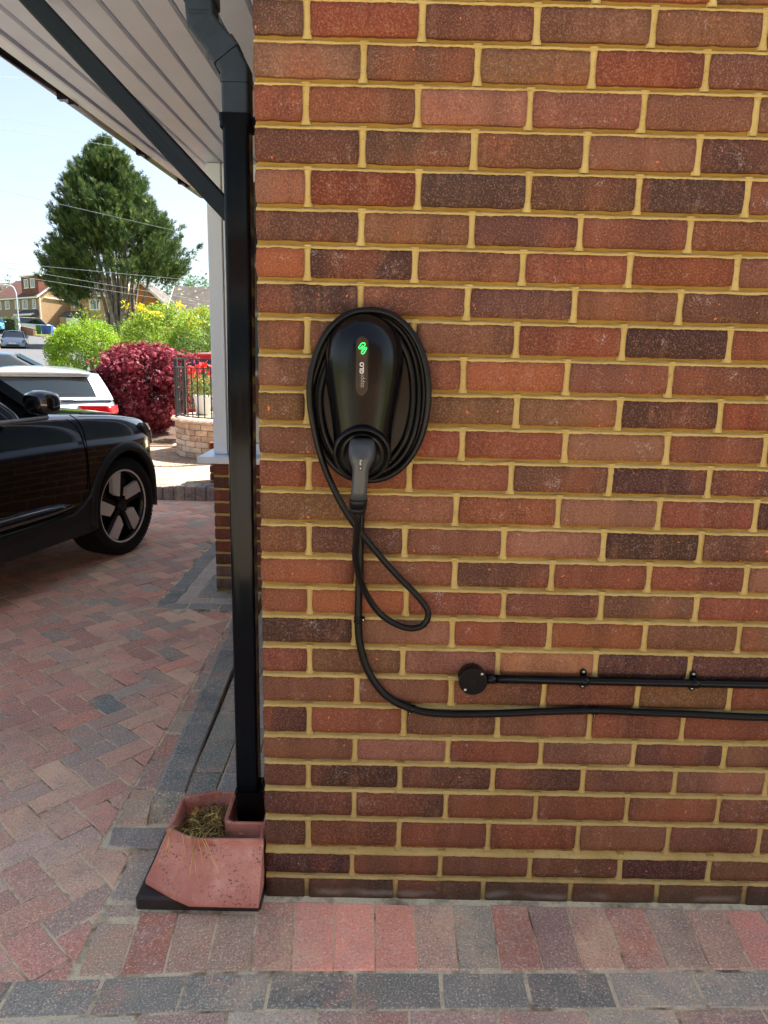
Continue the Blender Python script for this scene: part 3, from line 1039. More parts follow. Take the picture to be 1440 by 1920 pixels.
# far kerb and raised buff forecourt
fk = thing('kerb', 'grey upright kerb blocks edging the buff paving beyond the black car', 'kerb', (-1.6, 4.95, 0))
xx = -3.05
while xx < -1.05:
    m_ = MB(); m_.rbox(xx+0.002, xx+0.098, 4.945, 5.045, -0.05, 0.127 + random.uniform(-0.002, 0.002), 0.006)
    o = m_.build('kerb_block', M['paver'], fk); o.color = srgb(*random.choice([(76, 80, 84), (83, 85, 89), (71, 76, 82)]))
    xx += 0.1
fore = bpy.data.objects.new('forecourt', None); COL.objects.link(fore); fore['kind'] = 'structure'
m_ = MB(); m_.add([(-3.05, 5.047, .118), (4, 5.047, .118), (4, 16, .118), (-2.6, 16, .118), (-2.6, 10.5, .118), (-2.95, 9.0, .118)] + [(-3.05, 5.047, -.6), (4, 5.047, -.6), (4, 16, -.6), (-2.6, 16, -.6), (-2.6, 10.5, -.6), (-2.95, 9.0, -.6)],
                 [(0, 1, 2, 3, 4, 5)] + [(i, (i+1) % 6, (i+1) % 6+6, i+6)[::-1] for i in range(6)])
m_.build('joint_sand', M['sand'], fore)
lst = []
for r in range(34):
    y0 = 5.05 + r*0.1
    for i in range(11):
        x0 = -3.02 + i*0.2 + (0.1 if r % 2 else 0)
        if y0 > 7.75 and x0 < -2.1: continue
        gr = (y0 < 5.5 and x0 > -1.75 + (y0-5.05)*0.8)
        c = random.choice([(130, 110, 88), (123, 103, 81), (118, 99, 81), (128, 108, 90)]) if not gr else (80, 82, 83)
        lst.append(([(x0+.003, y0+.003), (x0+.197, y0+.003), (x0+.197, y0+.097), (x0+.003, y0+.097)], c, 0.128+random.uniform(-.001, .001), 0, 0.04))
merged_blocks('blocks', lst, fore, M['paver_far'])
# sloping lower drive beside it, down towards the street
lst = []
for r in range(40):
    for i in range(22):
        y0 = 5.0 + r*0.2; x0 = -7.6 + i*0.2
        lst.append(([(x0, y0), (x0+.195, y0), (x0+.195, y0+.195), (x0, y0+.195)], random.choice(PP), th(y0+0.1)-0.005, 0, 0.2))
merged_blocks('blocks', lst, drive, M['paver_far'])
# soil bed under the maple
m_ = MB(); m_.add([(x, y, 0.125+0.03*mnoise.noise((x*3, y*3, 0))) for y in np.linspace(7.8, 10.4, 14) for x in np.linspace(-3.35, -2.1, 8)],
                  [(j*8+i, j*8+i+1, (j+1)*8+i+1, (j+1)*8+i) for j in range(13) for i in range(7)])
M['soil'] = plain('soil', srgb(96, 78, 66), 0.95, 0, 0.1, 40, 0.4, 0.8, 0.01)
m_.build('soil_bed', M['soil'], kind='structure')
m_ = MB(); m_.rbox(-3.3, -2.15, 7.74, 7.79, 0.10, 0.145, 0.004); tag(m_.build('edging_strip', M['pavement']), 'pale stone edging strip in front of the red maple bed', 'edging')

# ================================================================== DOWNPIPE
dp = thing('downpipe', 'square black downpipe with an offset elbow running down beside the brick wall', 'downpipe', (-0.062, 0.15, 0.0))


def sq(cx, cy, hw, r=0.008, z=0.0, n=3):
    out = []
    for qx, qy, a0 in ((1, 1, 0), (-1, 1, 90), (-1, -1, 180), (1, -1, 270)):
        for k in range(n+1):
            a = R_(a0 + 90*k/n)
            out.append((cx + qx*(hw-r) + r*math.cos(a), cy + qy*(hw-r) + r*math.sin(a), z))
    return out


PX, PY = -0.0625, 0.151
b = MB(); b.smooth = False
b.loft([sq(PX-0.004, PY, 0.029, z=z) for z in (0.14, 0.5, 1.0)] + [sq(PX+0.0005, PY, 0.029, z=z) for z in (1.5, 1.86)])
o = b.build('pipe', M['pipe'], dp)
b = MB(); b.loft([sq(PX, PY, 0.0335, z=1.825), sq(PX, PY, 0.0335, z=1.838)]); b.loft([sq(PX, PY, 0.0345, z=1.8381), sq(PX, PY, 0.0345, z=1.852)])
b.box(-0.028, -0.001, PY-0.012, PY+0.03, 1.828, 1.850)
b.build('clip', M['pipe'], dp)
M['pipe_grey'] = plain('pipe_fitting', (0.022, 0.036, 0.054, 1), 0.45, 0, 0.35, 30, 0.15)
# lower elbow, upper elbow (offset to the left)
EX = -0.1335
def esec(c, hw, tilt):
    """square section whose width runs along a direction tilted in xz"""
    out = []
    for (x, y, _) in sq(0, 0, hw, 0.007):
        out.append((c[0] + x*math.cos(tilt), PY + y, c[1] + x*math.sin(tilt)))
    return out
b = MB()
b.loft([esec((PX+0.001, 1.853), 0.0295, 0), esec((PX+0.001, 1.912), 0.0295, 0)])
b.build('pipe_socket', M['pipe_grey'], dp)
b = MB()
b.loft([esec((PX+0.001, 1.913), 0.0305, 0), esec((PX+0.001, 1.940), 0.0305, R_(14)), esec((-0.0775, 1.966), 0.0305, R_(36))])
b.build('elbow', M['pipe_grey'], dp)
b = MB()
b.loft([esec((-0.078, 1.9665), 0.0335, R_(36)), esec((-0.092, 1.985), 0.0335, R_(36))])
b.loft([esec((-0.0922, 1.9855), 0.0305, R_(36)), esec((-0.131, 2.030), 0.0310, R_(22)), esec((EX, 2.060), 0.0300, 0), esec((EX, 2.068), 0.0300, 0)])
b.build('elbow', M['pipe_grey'], dp)
b = MB(); b.loft([esec((EX, 2.0685), 0.0335, 0), esec((EX, 2.20), 0.0335, 0)]); b.build('pipe_socket', M['pipe_grey'], dp)
# moulded print on the elbow
b = MB()
random.seed(3)
def stroke(x0, z0, x1, z1, wd=0.0009):
    dx, dz = x1-x0, z1-z0; L = math.hypot(dx, dz); nx_, nz_ = -dz/L*wd, dx/L*wd
    y = PY-0.0318
    b.add([(x0-nx_, y, z0-nz_), (x1-nx_, y, z1-nz_), (x1+nx_, y, z1+nz_), (x0+nx_, y, z0+nz_)], [(0, 1, 2, 3)])
for (z, xa, xb) in ((2.0475, -0.155, -0.112), (2.0405, -0.151, -0.115)):
    x = xa
    while x < xb:
        wq = random.uniform(0.0012, 0.003)
        stroke(x, z, min(x+wq, xb), z, 0.0012); x += wq + 0.0007
ax = Vector((math.cos(R_(36)), math.sin(R_(36)))); ay = Vector((math.sin(R_(36)), -math.cos(R_(36))))
o0 = Vector((-0.132, 2.024))
for r in range(6):
    st = o0 + ay*0.0065*r*1.0
    for (u0, u1) in ((-0.019, -0.0165), (-0.012, -0.009), (-0.004, 0.018)):
        p_, q_ = st + ax*u0, st + ax*u1
        stroke(p_.x, p_.y, q_.x, q_.y, 0.0004 if u1-u0 > 0.01 else 0.0009)
b.build('printed_marks', plain('print_ink', (0.008, 0.011, 0.015, 1), 0.6), dp)
b = MB()
b.loft([sq(PX+0.001, PY, 0.035, z=z) for z in (0.168, 0.205)] + [sq(PX+0.001, PY, 0.037, z=0.2055), sq(PX+0.001, PY, 0.037, z=0.214)])
b.loft([sq(PX+0.001, PY, 0.033, z=z) for z in (0.125, 0.167)])
b.box(-0.025, -0.002, PY-0.02, PY+0.02, 0.222, 0.245)
b.build('shoe', M['black'], dp)

# ================================================================== GULLY HOPPER
gs = thing('gully_slab', 'dark wet stone slab under the terracotta hopper at the wall corner', 'slab', (-0.16, 0.1, 0))
b = MB(); b.rbox(-0.313, -0.004, -0.052, 0.258, -0.01, 0.032, 0.006); b.build('slab', M['slab'], gs)
hp = thing('gully_hopper', 'terracotta plastic gully hopper full of dry grass at the foot of the downpipe', 'gully hopper', (-0.13, 0.1, 0.033))
rim = [(-0.004, -0.002), (-0.172, -0.004), (-0.206, 0.006), (-0.256, 0.036), (-0.2555, 0.173), (-0.172, 0.207), (-0.119, 0.203), (-0.004, 0.203)]
bot = [(-0.004, -0.079), (-0.172, -0.078), (-0.225, -0.052), (-0.300, -0.006), (-0.298, 0.19), (-0.19, 0.232), (-0.12, 0.232), (-0.004, 0.232)]
def lerp(a, b_, t): return [(p[0]+(q[0]-p[0])*t, p[1]+(q[1]-p[1])*t) for p, q in zip(a, b_)]
def at(poly, z): return [(x, y, z) for x, y in poly]
inn = [(-0.016, 0.009), (-0.168, 0.007), (-0.200, 0.017), (-0.244, 0.043), (-0.2435, 0.166), (-0.169, 0.196), (-0.119, 0.192), (-0.016, 0.192)]
b = MB()
b.loft([at(lerp(rim, bot, 1.02), 0.033), at(lerp(rim, bot, 1.03), 0.039), at(lerp(rim, bot, 1.0), 0.047), at(lerp(rim, bot, 0.90), 0.053), at(lerp(rim, bot, 0.86), 0.057), at(lerp(rim, bot, 0.62), 0.082), at(lerp(rim, bot, 0.30), 0.118), at(lerp(rim, bot, 0.10), 0.139),
        at(lerp(rim, bot, 0.055), 0.1415), at(rim, 0.145), at(rim, 0.158), at(lerp(rim, inn, 0.3), 0.1605), at(lerp(rim, inn, 0.75), 0.1605), at(inn, 0.157), at(lerp(inn, [(-0.12, 0.1)]*8, 0.12), 0.07)], cap=True)
b.build('hopper_body', M['terra'], hp)
fr = MB()
cup_o = [(-0.004, 0.058), (-0.098, 0.058), (-0.112, 0.064), (-0.118, 0.078), (-0.118, 0.200), (-0.004, 0.200)]
cup_i = [(-0.012, 0.068), (-0.094, 0.068), (-0.104, 0.072), (-0.108, 0.082), (-0.108, 0.193), (-0.012, 0.193)]
fr.loft([at(cup_o, 0.08), at(cup_o, 0.1625), at(lerp(cup_o, cup_i, 0.3), 0.165), at(cup_i, 0.163), at(cup_i, 0.10)])
fr.build('pipe_collar', M['terra'], hp)
# raised moulded seam across the front
b = MB()
def fpt(i0, i1, s, t, off=0.0015):
    a = lerp(rim, bot, t)
    p = (a[i0][0]*(1-s)+a[i1][0]*s, a[i0][1]*(1-s)+a[i1][1]*s)
    return (p[0], p[1]-off, 0.1425 - 0.0 - (t-0.055)*0.1)
# dry grass and dead leaves lying in the hopper
M['straw'] = plain('dry_grass', srgb(222, 186, 112), 0.8, 0, 0.2, 30, 0.5)
M['straw_d'] = plain('dead_grass', srgb(130, 108, 66), 0.85, 0, 0.2, 30, 0.5)
M['deadleaf'] = plain('dead_leaf', srgb(192, 136, 78), 0.8, 0, 0.2, 60, 0.4)
b = MB()
random.seed(11)
for n in range(520):
    x = random.uniform(-0.235, -0.03); y = random.uniform(0.015, 0.185)
    if x > -0.125 and y > 0.05: continue
    z = 0.095 + 0.045*math.exp(-((x+0.14)**2+(y-0.08)**2)/0.006) + random.uniform(-0.01, 0.018)
    a = random.uniform(0, 6.283); Ls = random.uniform(0.02, 0.07); bend = random.uniform(-1.2, 1.2)
    pts = []
    for k in range(5):
        t = k/4
        aa = a + bend*t
        pts.append((min(-0.02, max(-0.24, x+math.cos(aa)*Ls*(t-0.5))), max(0.012, min(0.19, y+math.sin(aa)*Ls*(t-0.5))), z+random.uniform(-0.004, 0.007)+0.012*t*(1-t)*4))
    b.m = random.choice([0, 0, 1, 1, 1]); b.smooth = True
    b.tube(pts, [0.0009, 0.0010, 0.0009, 0.0007, 0.0003], n=4)
for (x, dx, dz) in ((-0.243, -0.004, -0.05), (-0.175, 0.0, -0.055), (-0.168, 0.03, -0.045), (-0.16, 0.045, -0.03), (-0.19, 0.035, -0.06), (-0.155, 0.06, -0.055), (-0.245, 0.006, -0.022), (-0.21, 0.02, -0.03)):
    fy = 0.0 if x > -0.175 else 0.03*( -x-0.172)/0.08
    b.m = 0
    b.tube([(x+0.01, fy+0.06, 0.135), (x+0.004, fy+0.02, 0.160), (x+dx*0.1, fy-0.004, 0.1635), (x+dx*0.5, fy-0.016+dz*0.2, 0.157+dz*0.5), (x+dx, fy-0.02+dz*0.8, 0.150+dz)], [0.0008, 0.001, 0.001, 0.0008, 0.0003], n=4)
for n in range(34):
    x = random.uniform(-0.215, -0.06); y = random.uniform(0.02, 0.17)
    if x > -0.125 and y > 0.05: continue
    z = 0.125 + random.uniform(-0.008, 0.022); s = random.uniform(0.006, 0.012); a = random.uniform(0, 6.28)
    b.m = 2; b.smooth = False
    t1, t2 = random.uniform(-.6, .6), random.uniform(-.6, .6)
    pts = []
    for k in range(6):
        q = k*math.pi/3
        rr = s*(1.0 if k % 3 == 0 else 0.55)
        pts.append((x+rr*math.cos(q+a), y+rr*math.sin(q+a), z+rr*math.cos(q)*t1+rr*math.sin(q)*t2))
    b.add(pts, [tuple(range(6))])
b.add([(-0.235, 0.02, 0.088), (-0.03, 0.02, 0.088), (-0.03, 0.19, 0.088), (-0.235, 0.19, 0.088)], [(0, 1, 2, 3)])
b.mi[-1] = 1
o = b.build('dry_grass', [M['straw'], M['straw_d'], M['deadleaf']], None, loc=(0, 0, 0))
tag(o, 'clump of dry grass and dead leaves lying in the terracotta hopper', 'dry grass', kind='stuff')
b = MB(); b.m = 0
b.add([(-0.150, -0.3, 0.0035), (-0.142, -0.305, 0.0045), (-0.133, -0.298, 0.004), (-0.142, -0.294, 0.005)], [(0, 1, 2, 3)])

# ================================================================== CHARGER
CX = 0.2295
chg = thing('wall_charger', 'black oval wall charging unit with a green lit symbol and coiled cable', 'charger', (CX, 0, 1.26))
levels = [(1.431, 0.004, 0.050), (1.4285, 0.024, 0.062), (1.4215, 0.042, 0.076), (1.408, 0.058, 0.089), (1.388, 0.070, 0.099), (1.362, 0.0765, 0.104), (1.33, 0.0785, 0.106), (1.295, 0.0755, 0.106), (1.26, 0.0715, 0.106), (1.225, 0.0675, 0.107), (1.195, 0.0645, 0.108), (1.17, 0.0625, 0.109), (1.14, 0.061, 0.109), (1.118, 0.056, 0.107), (1.103, 0.046, 0.10), (1.094, 0.030, 0.092), (1.091, 0.008, 0.085)]
b = MB(); b.smooth = True
rings = []
lv2 = []
for i in range(len(levels)-1):
    for k in range(2):
        t = k/2
        lv2.append(tuple(levels[i][q]*(1-t)+levels[i+1][q]*t for q in range(3)))
lv2.append(levels[-1])
for z, wd, dd in levels:
    wd *= 1.0 + 0.075*max(0.0, min(1.0, (z-1.15)/0.12))
    ring = []
    for k in range(37):
        a = math.pi*k/36
        ca, sa = math.cos(a), math.sin(a)
        ring.append((CX + wd*math.copysign(abs(ca)**0.86, ca), -0.004 - (dd-0.004)*(sa**0.72), z))
    rings.append(ring)
b.loft(rings, cap=True, closed=True)


def m_satin(name, c, rough):
    t = NT(name, rough, 0, 0.5)
    t.col(c)
    t.b.inputs['Coat Weight'].default_value = 0.0
    t.b.inputs['Specular IOR Level'].default_value = 0.32
    t.b.inputs['Coat Roughness'].default_value = 0.25
    t.bump(t.noise(t.objvec(False), 900, 2), 0.12, 0.0003)
    return t.m
M['satin'] = m_satin('satin_black', (0.003, 0.0035, 0.005, 1), 0.2)
o = b.build('housing', M['satin'], chg); fix_normals(o)
sub = o.modifiers.new('sub', 'SUBSURF'); sub.levels = 1; sub.render_levels = 1
# back plate, a bit wider
b = MB(); b.smooth = False
bp = []
for z, wd, dd in levels:
    bp.append((z, wd))
poly = [(CX + 0.008 + 0.104*math.copysign(abs(math.cos(a))**0.9, math.cos(a)), 1.258 + 0.158*math.sin(a)) for a in [2*math.pi*k/48 for k in range(48)]]
b.prism(poly, -0.022, -0.001)
b.build('back_plate', M['black'], chg)
M['ringm'] = plain('matt_black', (0.002, 0.002, 0.0024, 1), 0.32, 0, 0.3)
# socket ring and bowl
RC = Vector((CX+0.001, -0.108, 1.150))
rot = Matrix.Rotation(R_(14), 4, 'X')
def oriented(mb_, n0):
    mb_.v[n0:] = [tuple(RC + (rot @ Vector(p))) for p in mb_.v[n0:]]
b = MB(); b.smooth = True
b.lathe([(0.050, 0.02), (0.0585, 0.010), (0.0595, -0.006), (0.0575, -0.0125), (0.0545, -0.0135), (0.0515, -0.0115), (0.0505, -0.004)], n=48, axis='y')
oriented(b, 0)
o = b.build('socket_ring', M['ringm'], chg); fix_normals(o)
b = MB(); b.smooth = True
b.lathe([(0.0505, -0.0035), (0.046, -0.0015), (0.0400, 0.0005), (0.0385, -0.0012), (0.037, 0.0005), (0.030, 0.008), (0.0, 0.010)], n=48, axis='y')
oriented(b, 0)
o = b.build('socket_bowl', M['ringm'], chg); fix_normals(o)


def ypatch(poly, y, name, mat, parent, rise=0.0, bend=0.0):
    """thin plate in the xz plane following the curve of the housing"""
    b_ = MB()
    yy = lambda x, z: y + bend*((x-CX)**2)
    n_ = len(poly)
    vs = [(x, yy(x, z) - 0.0006, z) for x, z in poly] + [(x, yy(x, z)+0.002, z) for x, z in poly]
    b_.add(vs, [tuple(range(n_))] + [(i, i+n_, (i+1) % n_+n_, (i+1) % n_) for i in range(n_)])
    return b_.build(name, mat, parent)


def capsule(cx, z0, z1, r, n=8, pointed=False):
    out = []
    for k in range(n+1):
        a = math.pi*k/n
        out.append((cx + r*math.cos(a), z1 - r + r*math.sin(a)))
    if pointed:
        out += [(cx - r, z0 + r*1.05), (cx - r*0.45, z0+r*0.2), (cx, z0), (cx + r*0.45, z0+r*0.2), (cx + r, z0 + r*1.05)]
    else:
        for k in range(n+1):
            a = math.pi + math.pi*k/n
            out.append((cx + r*math.cos(a), z0 + r + r*math.sin(a)))
    return out


DC = CX - 0.002
M['disp'] = plain('display_glass', srgb(52, 48, 46), 0.12, 0, 0.6, 40, 0.25)
M['bezel'] = plain('display_bezel', (0.004, 0.004, 0.005, 1), 0.3)
d_b = ypatch(capsule(DC, 1.2665, 1.3835, 0.0125, 8, True), -0.1085, 'display', M['bezel'], chg)
ypatch(capsule(DC, 1.2705, 1.3795, 0.0095, 8, True), -0.1100, 'display_window', M['disp'], d_b)
b = MB(); b.box(DC-0.0095, DC+0.0095, -0.1112, -0.1108, 1.3405, 1.3410); b.build('divider', M['bezel'], d_b)
# green lightning symbol
t = NT('green_led', 0.5); t.b.inputs['Base Color'].default_value = (0, 0.3, 0.05, 1)
t.b.inputs['Emission Color'].default_value = (0.02, 0.9, 0.12, 1); t.b.inputs['Emission Strength'].default_value = 1.5
M['led'] = t.m
b = MB()
LX, LZ = DC+0.0006, 1.3605
def ltube(pts):
    b.tube([(LX+x*0.00092, -0.1116, LZ+z*0.00092) for x, z in pts], 0.00055, n=6)
ltube([(1, 10), (4, 11.5), (6, 9), (2, 1.5), (8.5, 2.0), (9.2, 0.5), (4, -9.5), (1, -12), (-2, -11), (-2.2, -8), (1.2, -1.4), (-7.5, -1.2), (-8.6, 1.2), (-3, 9.5), (1, 11.5), (3, 11.5)])
ltube([(-4.5, 1.4), (2.5, 1.6)]); ltube([(-1.5, -1.2), (6, -1.0)]); ltube([(0.5, 6), (-2.6, 1.6)]); ltube([(3.6, -1.2), (0.6, -6.6)])
ledo = b.build('led_symbol', M['led'], d_b)


def text_obj(txt, size, name, mat, parent, origin, xdir, zdir, bold=0.0, space=1.0):
    cu_ = bpy.data.curves.new(name, 'FONT'); cu_.body = txt; cu_.size = size; cu_.align_x = 'LEFT'; cu_.align_y = 'CENTER'
    cu_.offset = bold; cu_.space_character = space; cu_.resolution_u = 3
    tmp = bpy.data.objects.new(name, cu_)
    dg = bpy.context.evaluated_depsgraph_get()
    COL.objects.link(tmp); dg.update()
    me = bpy.data.meshes.new_from_object(tmp.evaluated_get(dg))
    COL.objects.unlink(tmp); bpy.data.objects.remove(tmp)
    X = Vector(xdir).normalized(); Z = Vector(zdir).normalized(); Nn = X.cross(Z)
    me.transform(Matrix(((X.x, Z.x, Nn.x), (X.y, Z.y, Nn.y), (X.z, Z.z, Nn.z))).to_4x4())
    me.materials.clear(); me.materials.append(mat)
    o_ = bpy.data.objects.new(name, me); COL.objects.link(o_)
    o_.parent = parent; o_.location = Vector(origin) - worldloc(parent)
    return o_


M['print'] = plain('white_print', srgb(205, 208, 212), 0.5)
M['print2'] = plain('grey_print', srgb(140, 142, 145), 0.5)
text_obj('zappi', 0.0125, 'lettering', M['print2'], d_b, (DC+0.0002, -0.1112, 1.2835), (0, 0, 1), (-1, 0, 0), 0.0, 1.0)
text_obj('GLO', 0.0112, 'lettering', M['print'], d_b, (DC+0.0002, -0.1112, 1.3105), (0, 0, 1), (-1, 0, 0), 0.0005, 1.0)
# rows of vent dots either side of the display
b = MB()
for sgn in (-1, 1):
    for cidx in range(5):
        for r in range(17):
            x = CX + sgn*(0.0165 + cidx*0.0031); z = 1.285 + r*0.0048 + (0.0024 if cidx % 2 else 0)
            if cidx > 2 and (r < 2 or r > 14): continue
            # surface depth at this x for z about 1.32
            wd = 0.0765
            cx_ = min(1, abs((x-CX)/wd)**(1/0.86)); sa_ = math.sqrt(max(0, 1-cx_*cx_))
            ysurf = -0.004 - 0.1015*(sa_**0.72)
            q = [(x+0.0009*math.cos(a), ysurf-0.0022, z+0.0009*math.sin(a)) for a in [math.pi*2*k/6 for k in range(6)]]
            b.add(q + [(x, ysurf-0.0010, z)], [(k, (k+1) % 6, 6) for k in range(6)])
b.build('vent_dots', M['bezel'], chg, kind='stuff')
# small moulded logo on the housing above the display
b = MB(); b.smooth = True
b.tube([(CX-0.004+0.0000, -0.1075, 1.3985), (CX-0.004, -0.1078, 1.4025), (CX-0.001, -0.1076, 1.4035), (CX+0.002, -0.1076, 1.4005), (CX+0.005, -0.1076, 1.4012)], 0.0005, n=5)

# the plugged connector, part of its own cable
cabt = thing('charging_cable', 'coiled black charging cable wound round the charger with its grey plug parked', 'charging cable', (CX, -0.1, 1.17))
b = MB(); b.smooth = True
def hsec(cx, cy, cz, hw, hd, n=20, p=0.7):
    out = []
    for k in range(n):
        a = 2*math.pi*k/n
        ca, sa = math.cos(a), math.sin(a)
        out.append((cx + hw*math.copysign(abs(ca)**p, ca), cy + hd*math.copysign(abs(sa)**p, sa), cz))
    return out
hs = [(0.2312, -0.138, 1.183, 0.019, 0.010), (0.2312, -0.140, 1.181, 0.0235, 0.020), (0.2312, -0.144, 1.172, 0.0262, 0.028), (0.2310, -0.150, 1.158, 0.0265, 0.031), (0.2306, -0.155, 1.145, 0.0245, 0.028), (0.2302, -0.159, 1.135, 0.0195, 0.023), (0.2297, -0.162, 1.126, 0.0165, 0.020), (0.2290, -0.163, 1.11, 0.0160, 0.019), (0.2278, -0.164, 1.085, 0.0160, 0.0185), (0.2262, -0.165, 1.066, 0.0163, 0.0185)]
b.loft([hsec(*h) for h in hs])
o = b.build('connector', M['handle'], cabt); fix_normals(o)
b = MB(); b.smooth = True
b.loft([hsec(0.2260, -0.165, 1.0655, 0.0178, 0.0198), hsec(0.2258, -0.165, 1.063, 0.0182, 0.0202), hsec(0.2254, -0.165, 1.050, 0.0182, 0.0202)]); b.loft([hsec(0.2254, -0.165, 1.0495, 0.0172, 0.019), hsec(0.2250, -0.165, 1.042, 0.0162, 0.018), hsec(0.2248, -0.165, 1.036, 0.013, 0.015)])
b.build('strain_relief', M['cable'], cabt)
# raised crescent on the head of the plug
b = MB(); b.smooth = True
M['crescent'] = plain('crescent_grey', (0.16, 0.17, 0.18, 1), 0.35)
pts = []
for k in range(17):
    a = R_(200 - 220*k/16)
    pts.append((0.2312 + 0.0215*math.cos(a), -0.1725 + 0.010*abs(math.cos(a))**2*1.6, 1.150 + 0.0155*math.sin(a)))
b.tube(pts, [0.0003+0.0016*math.sin(math.pi*k/16) for k in range(17)], n=8)
b.build('trim', M['crescent'], cabt)
b = MB(); b.box(0.2262, 0.2335, -0.1845, -0.176, 1.127, 1.150)
b.build('name_strip', M['bezel'], cabt)
text_obj('Push', 0.0058, 'lettering', M['print'], cabt, (0.2298, -0.1849, 1.1475), (0, 0, -1), (1, 0, 0), 0.0001)
b = MB(); b.lathe([(0.0, 0.0), (0.0014, 0.0)], (0.2298, -0.1849, 1.1305), 10, 'y'); b.build('lettering', M['print'], cabt)
# warning stickers on the plug head
b = MB(); b.add([(0.2345, -0.1705, 1.1688), (0.2475, -0.1655, 1.1688), (0.2475, -0.1575, 1.1782), (0.2345, -0.162, 1.1782)], [(0, 1, 2, 3)])
b.build('sticker', M['print2'], cabt)
b = MB(); n0 = 0
cs = Vector((0.241, -0.1645, 1.1735)); ex = Vector((1, 0.3, 0)).normalized(); ez = Vector((0, 0.6, 0.8)).normalized(); nn = ex.cross(ez)*0.0005
if nn.y > 0: nn = -nn
rg = [[tuple(cs + nn*1.5 + ex*r*math.cos(2*math.pi*k/14) + ez*r*math.sin(2*math.pi*k/14)) for k in range(14)] for r in (0.0042, 0.0026)]
b.loft(rg, cap=False); b.loft([[tuple(cs + nn*1.5 + ex*0.0012*math.cos(2*math.pi*k/8) + ez*0.0012*math.sin(2*math.pi*k/8)) for k in range(8)], [tuple(cs+nn*1.6)]*8], cap=False)
b.build('pictogram', M['bezel'], cabt)

# coils: one continuous run of cable
pts = [(0.2250, -0.165, 1.040), (0.2256, -0.158, 1.015), (0.2215, -0.125, 0.965), (0.2205, -0.095, 0.915), (0.235, -0.05, 0.844), (0.274, -0.03, 0.775), (0.331, -0.022, 0.739), (0.372, -0.022, 0.744), (0.385, -0.022, 0.775), (0.361, -0.022, 0.813), (0.308, -0.022, 0.867), (0.245, -0.028, 0.941), (0.195, -0.035, 1.011), (0.154, -0.04, 1.094), (0.130, -0.045, 1.174), (0.1165, -0.047, 1.264)]
def loop(xl, xr, zt, zb, y, start=180, end=-180, cx=None, steps=14, dy=0.0):
    out = []
    cz_ = (zt+zb)/2+0.0; 
    for k in range(1, steps+1):
        a = R_(start + (end-start)*k/steps)
        c_, s_ = math.cos(a), math.sin(a)
        xx = (xl+xr)/2 + (xr-xl)/2*math.copysign(abs(c_)**0.92, c_)
        zz = 1.262 + ((zt-1.262) if s_ > 0 else (1.262-zb))*math.copysign(abs(s_)**0.96, s_)
        out.append((xx, y + dy*k/steps + 0.004*math.sin(3*a+xl*90), zz))
    return out
pts += loop(0.1165, 0.3665, 1.438, 1.082, -0.047, dy=0.016)
pts += loop(0.1265, 0.3600, 1.4330, 1.087, -0.030, dy=0.014)[0:]
pts += loop(0.1365, 0.3490, 1.4260, 1.094, -0.018, dy=-0.012)
pts += loop(0.1455, 0.3350, 1.4120, 1.105, -0.030, end=-60, steps=9)
cp = spline(pts, 6)
b = MB(); b.smooth = True
b.tube(cp, 0.0073, n=12)
o = b.build('cable', M['cable'], cabt)
# faint printing along the right-hand turns
b = MB(); random.seed(5)
for a_deg in np.arange(78, -30, -1.15):
    if random.random() < 0.3: continue
    a = R_(a_deg)
    for (xl, xr, zt, y) in ((0.1265, 0.3600, 1.4330, -0.0375),):
        xx = (xl+xr)/2 + (xr-xl)/2*math.copysign(abs(math.cos(a))**0.92, math.cos(a)); s_ = math.sin(a)
        zz = 1.262 + ((zt-1.262) if s_ > 0 else (1.262-1.087))*math.copysign(abs(s_)**0.96, s_)
        b.add([(xx-0.0013, -0.0395, zz-0.0006), (xx+0.0010, -0.0395, zz-0.0010), (xx+0.0013, -0.0395, zz+0.0005), (xx-0.001, -0.0395, zz+0.0009)], [(0, 1, 2, 3)])

# supply cable
spl = thing('supply_cable', 'black supply cable dropping from the charger and curving along the wall to the right', 'cable', (0.225, -0.01, 0.75))
sp = [(0.229, -0.012, 1.10), (0.227, -0.0105, 1.005), (0.2262, -0.0100, 0.881), (0.225, -0.0102, 0.75), (0.231, -0.0105, 0.685), (0.250, -0.011, 0.624), (0.285, -0.0105, 0.571), (0.321, -0.0102, 0.544), (0.354, -0.010, 0.531), (0.391, -0.011, 0.522), (0.454, -0.0125, 0.520), (0.556, -0.012, 0.523), (0.67, -0.011, 0.530), (0.79, -0.010, 0.535), (0.898, -0.011, 0.533), (1.026, -0.012, 0.531), (1.204, -0.011, 0.526), (1.5, -0.010, 0.53), (1.78, -0.01, 0.535)]
b = MB(); b.smooth = True
b.tube(spline(sp, 5), 0.0088, n=14); b.build('sheath', M['cable'], spl)
for i_, (x, z, dx, dz) in enumerate(((0.2250, 0.752, 0, 1), (0.354, 0.531, 1, -0.32), (0.79, 0.535, 1, 0), (1.35, 0.528, 1, 0))):
    D = Vector((dx, 0, dz)).normalized(); Nv = Vector((-D.z, 0, D.x))
    b = MB(); b.smooth = False
    P = Vector((x, -0.010, z))
    for s0, s1 in ((-0.0075, -0.003), (0.0025, 0.007)):
        b.smooth = True
        b.tube([P + D*s0, P + D*s1], 0.0102, n=14)
    b.smooth = False
    b.tube([P - D*0.0028, P + D*0.0024], 0.0094, n=14)
    e = P - Nv*0.0115 + Vector((0, 0.003, 0))
    b.tube([e + Vector((0, 0.006, 0)), e + Vector((0, -0.006, 0))], 0.0042, n=10)
    o = b.build('clip', M['black'], spl)
    b = MB(); b.tube([e + Vector((0, -0.0058, 0)), e + Vector((0, -0.0072, 0))], 0.0016, n=8); b.build('nail', M['steel'], o)

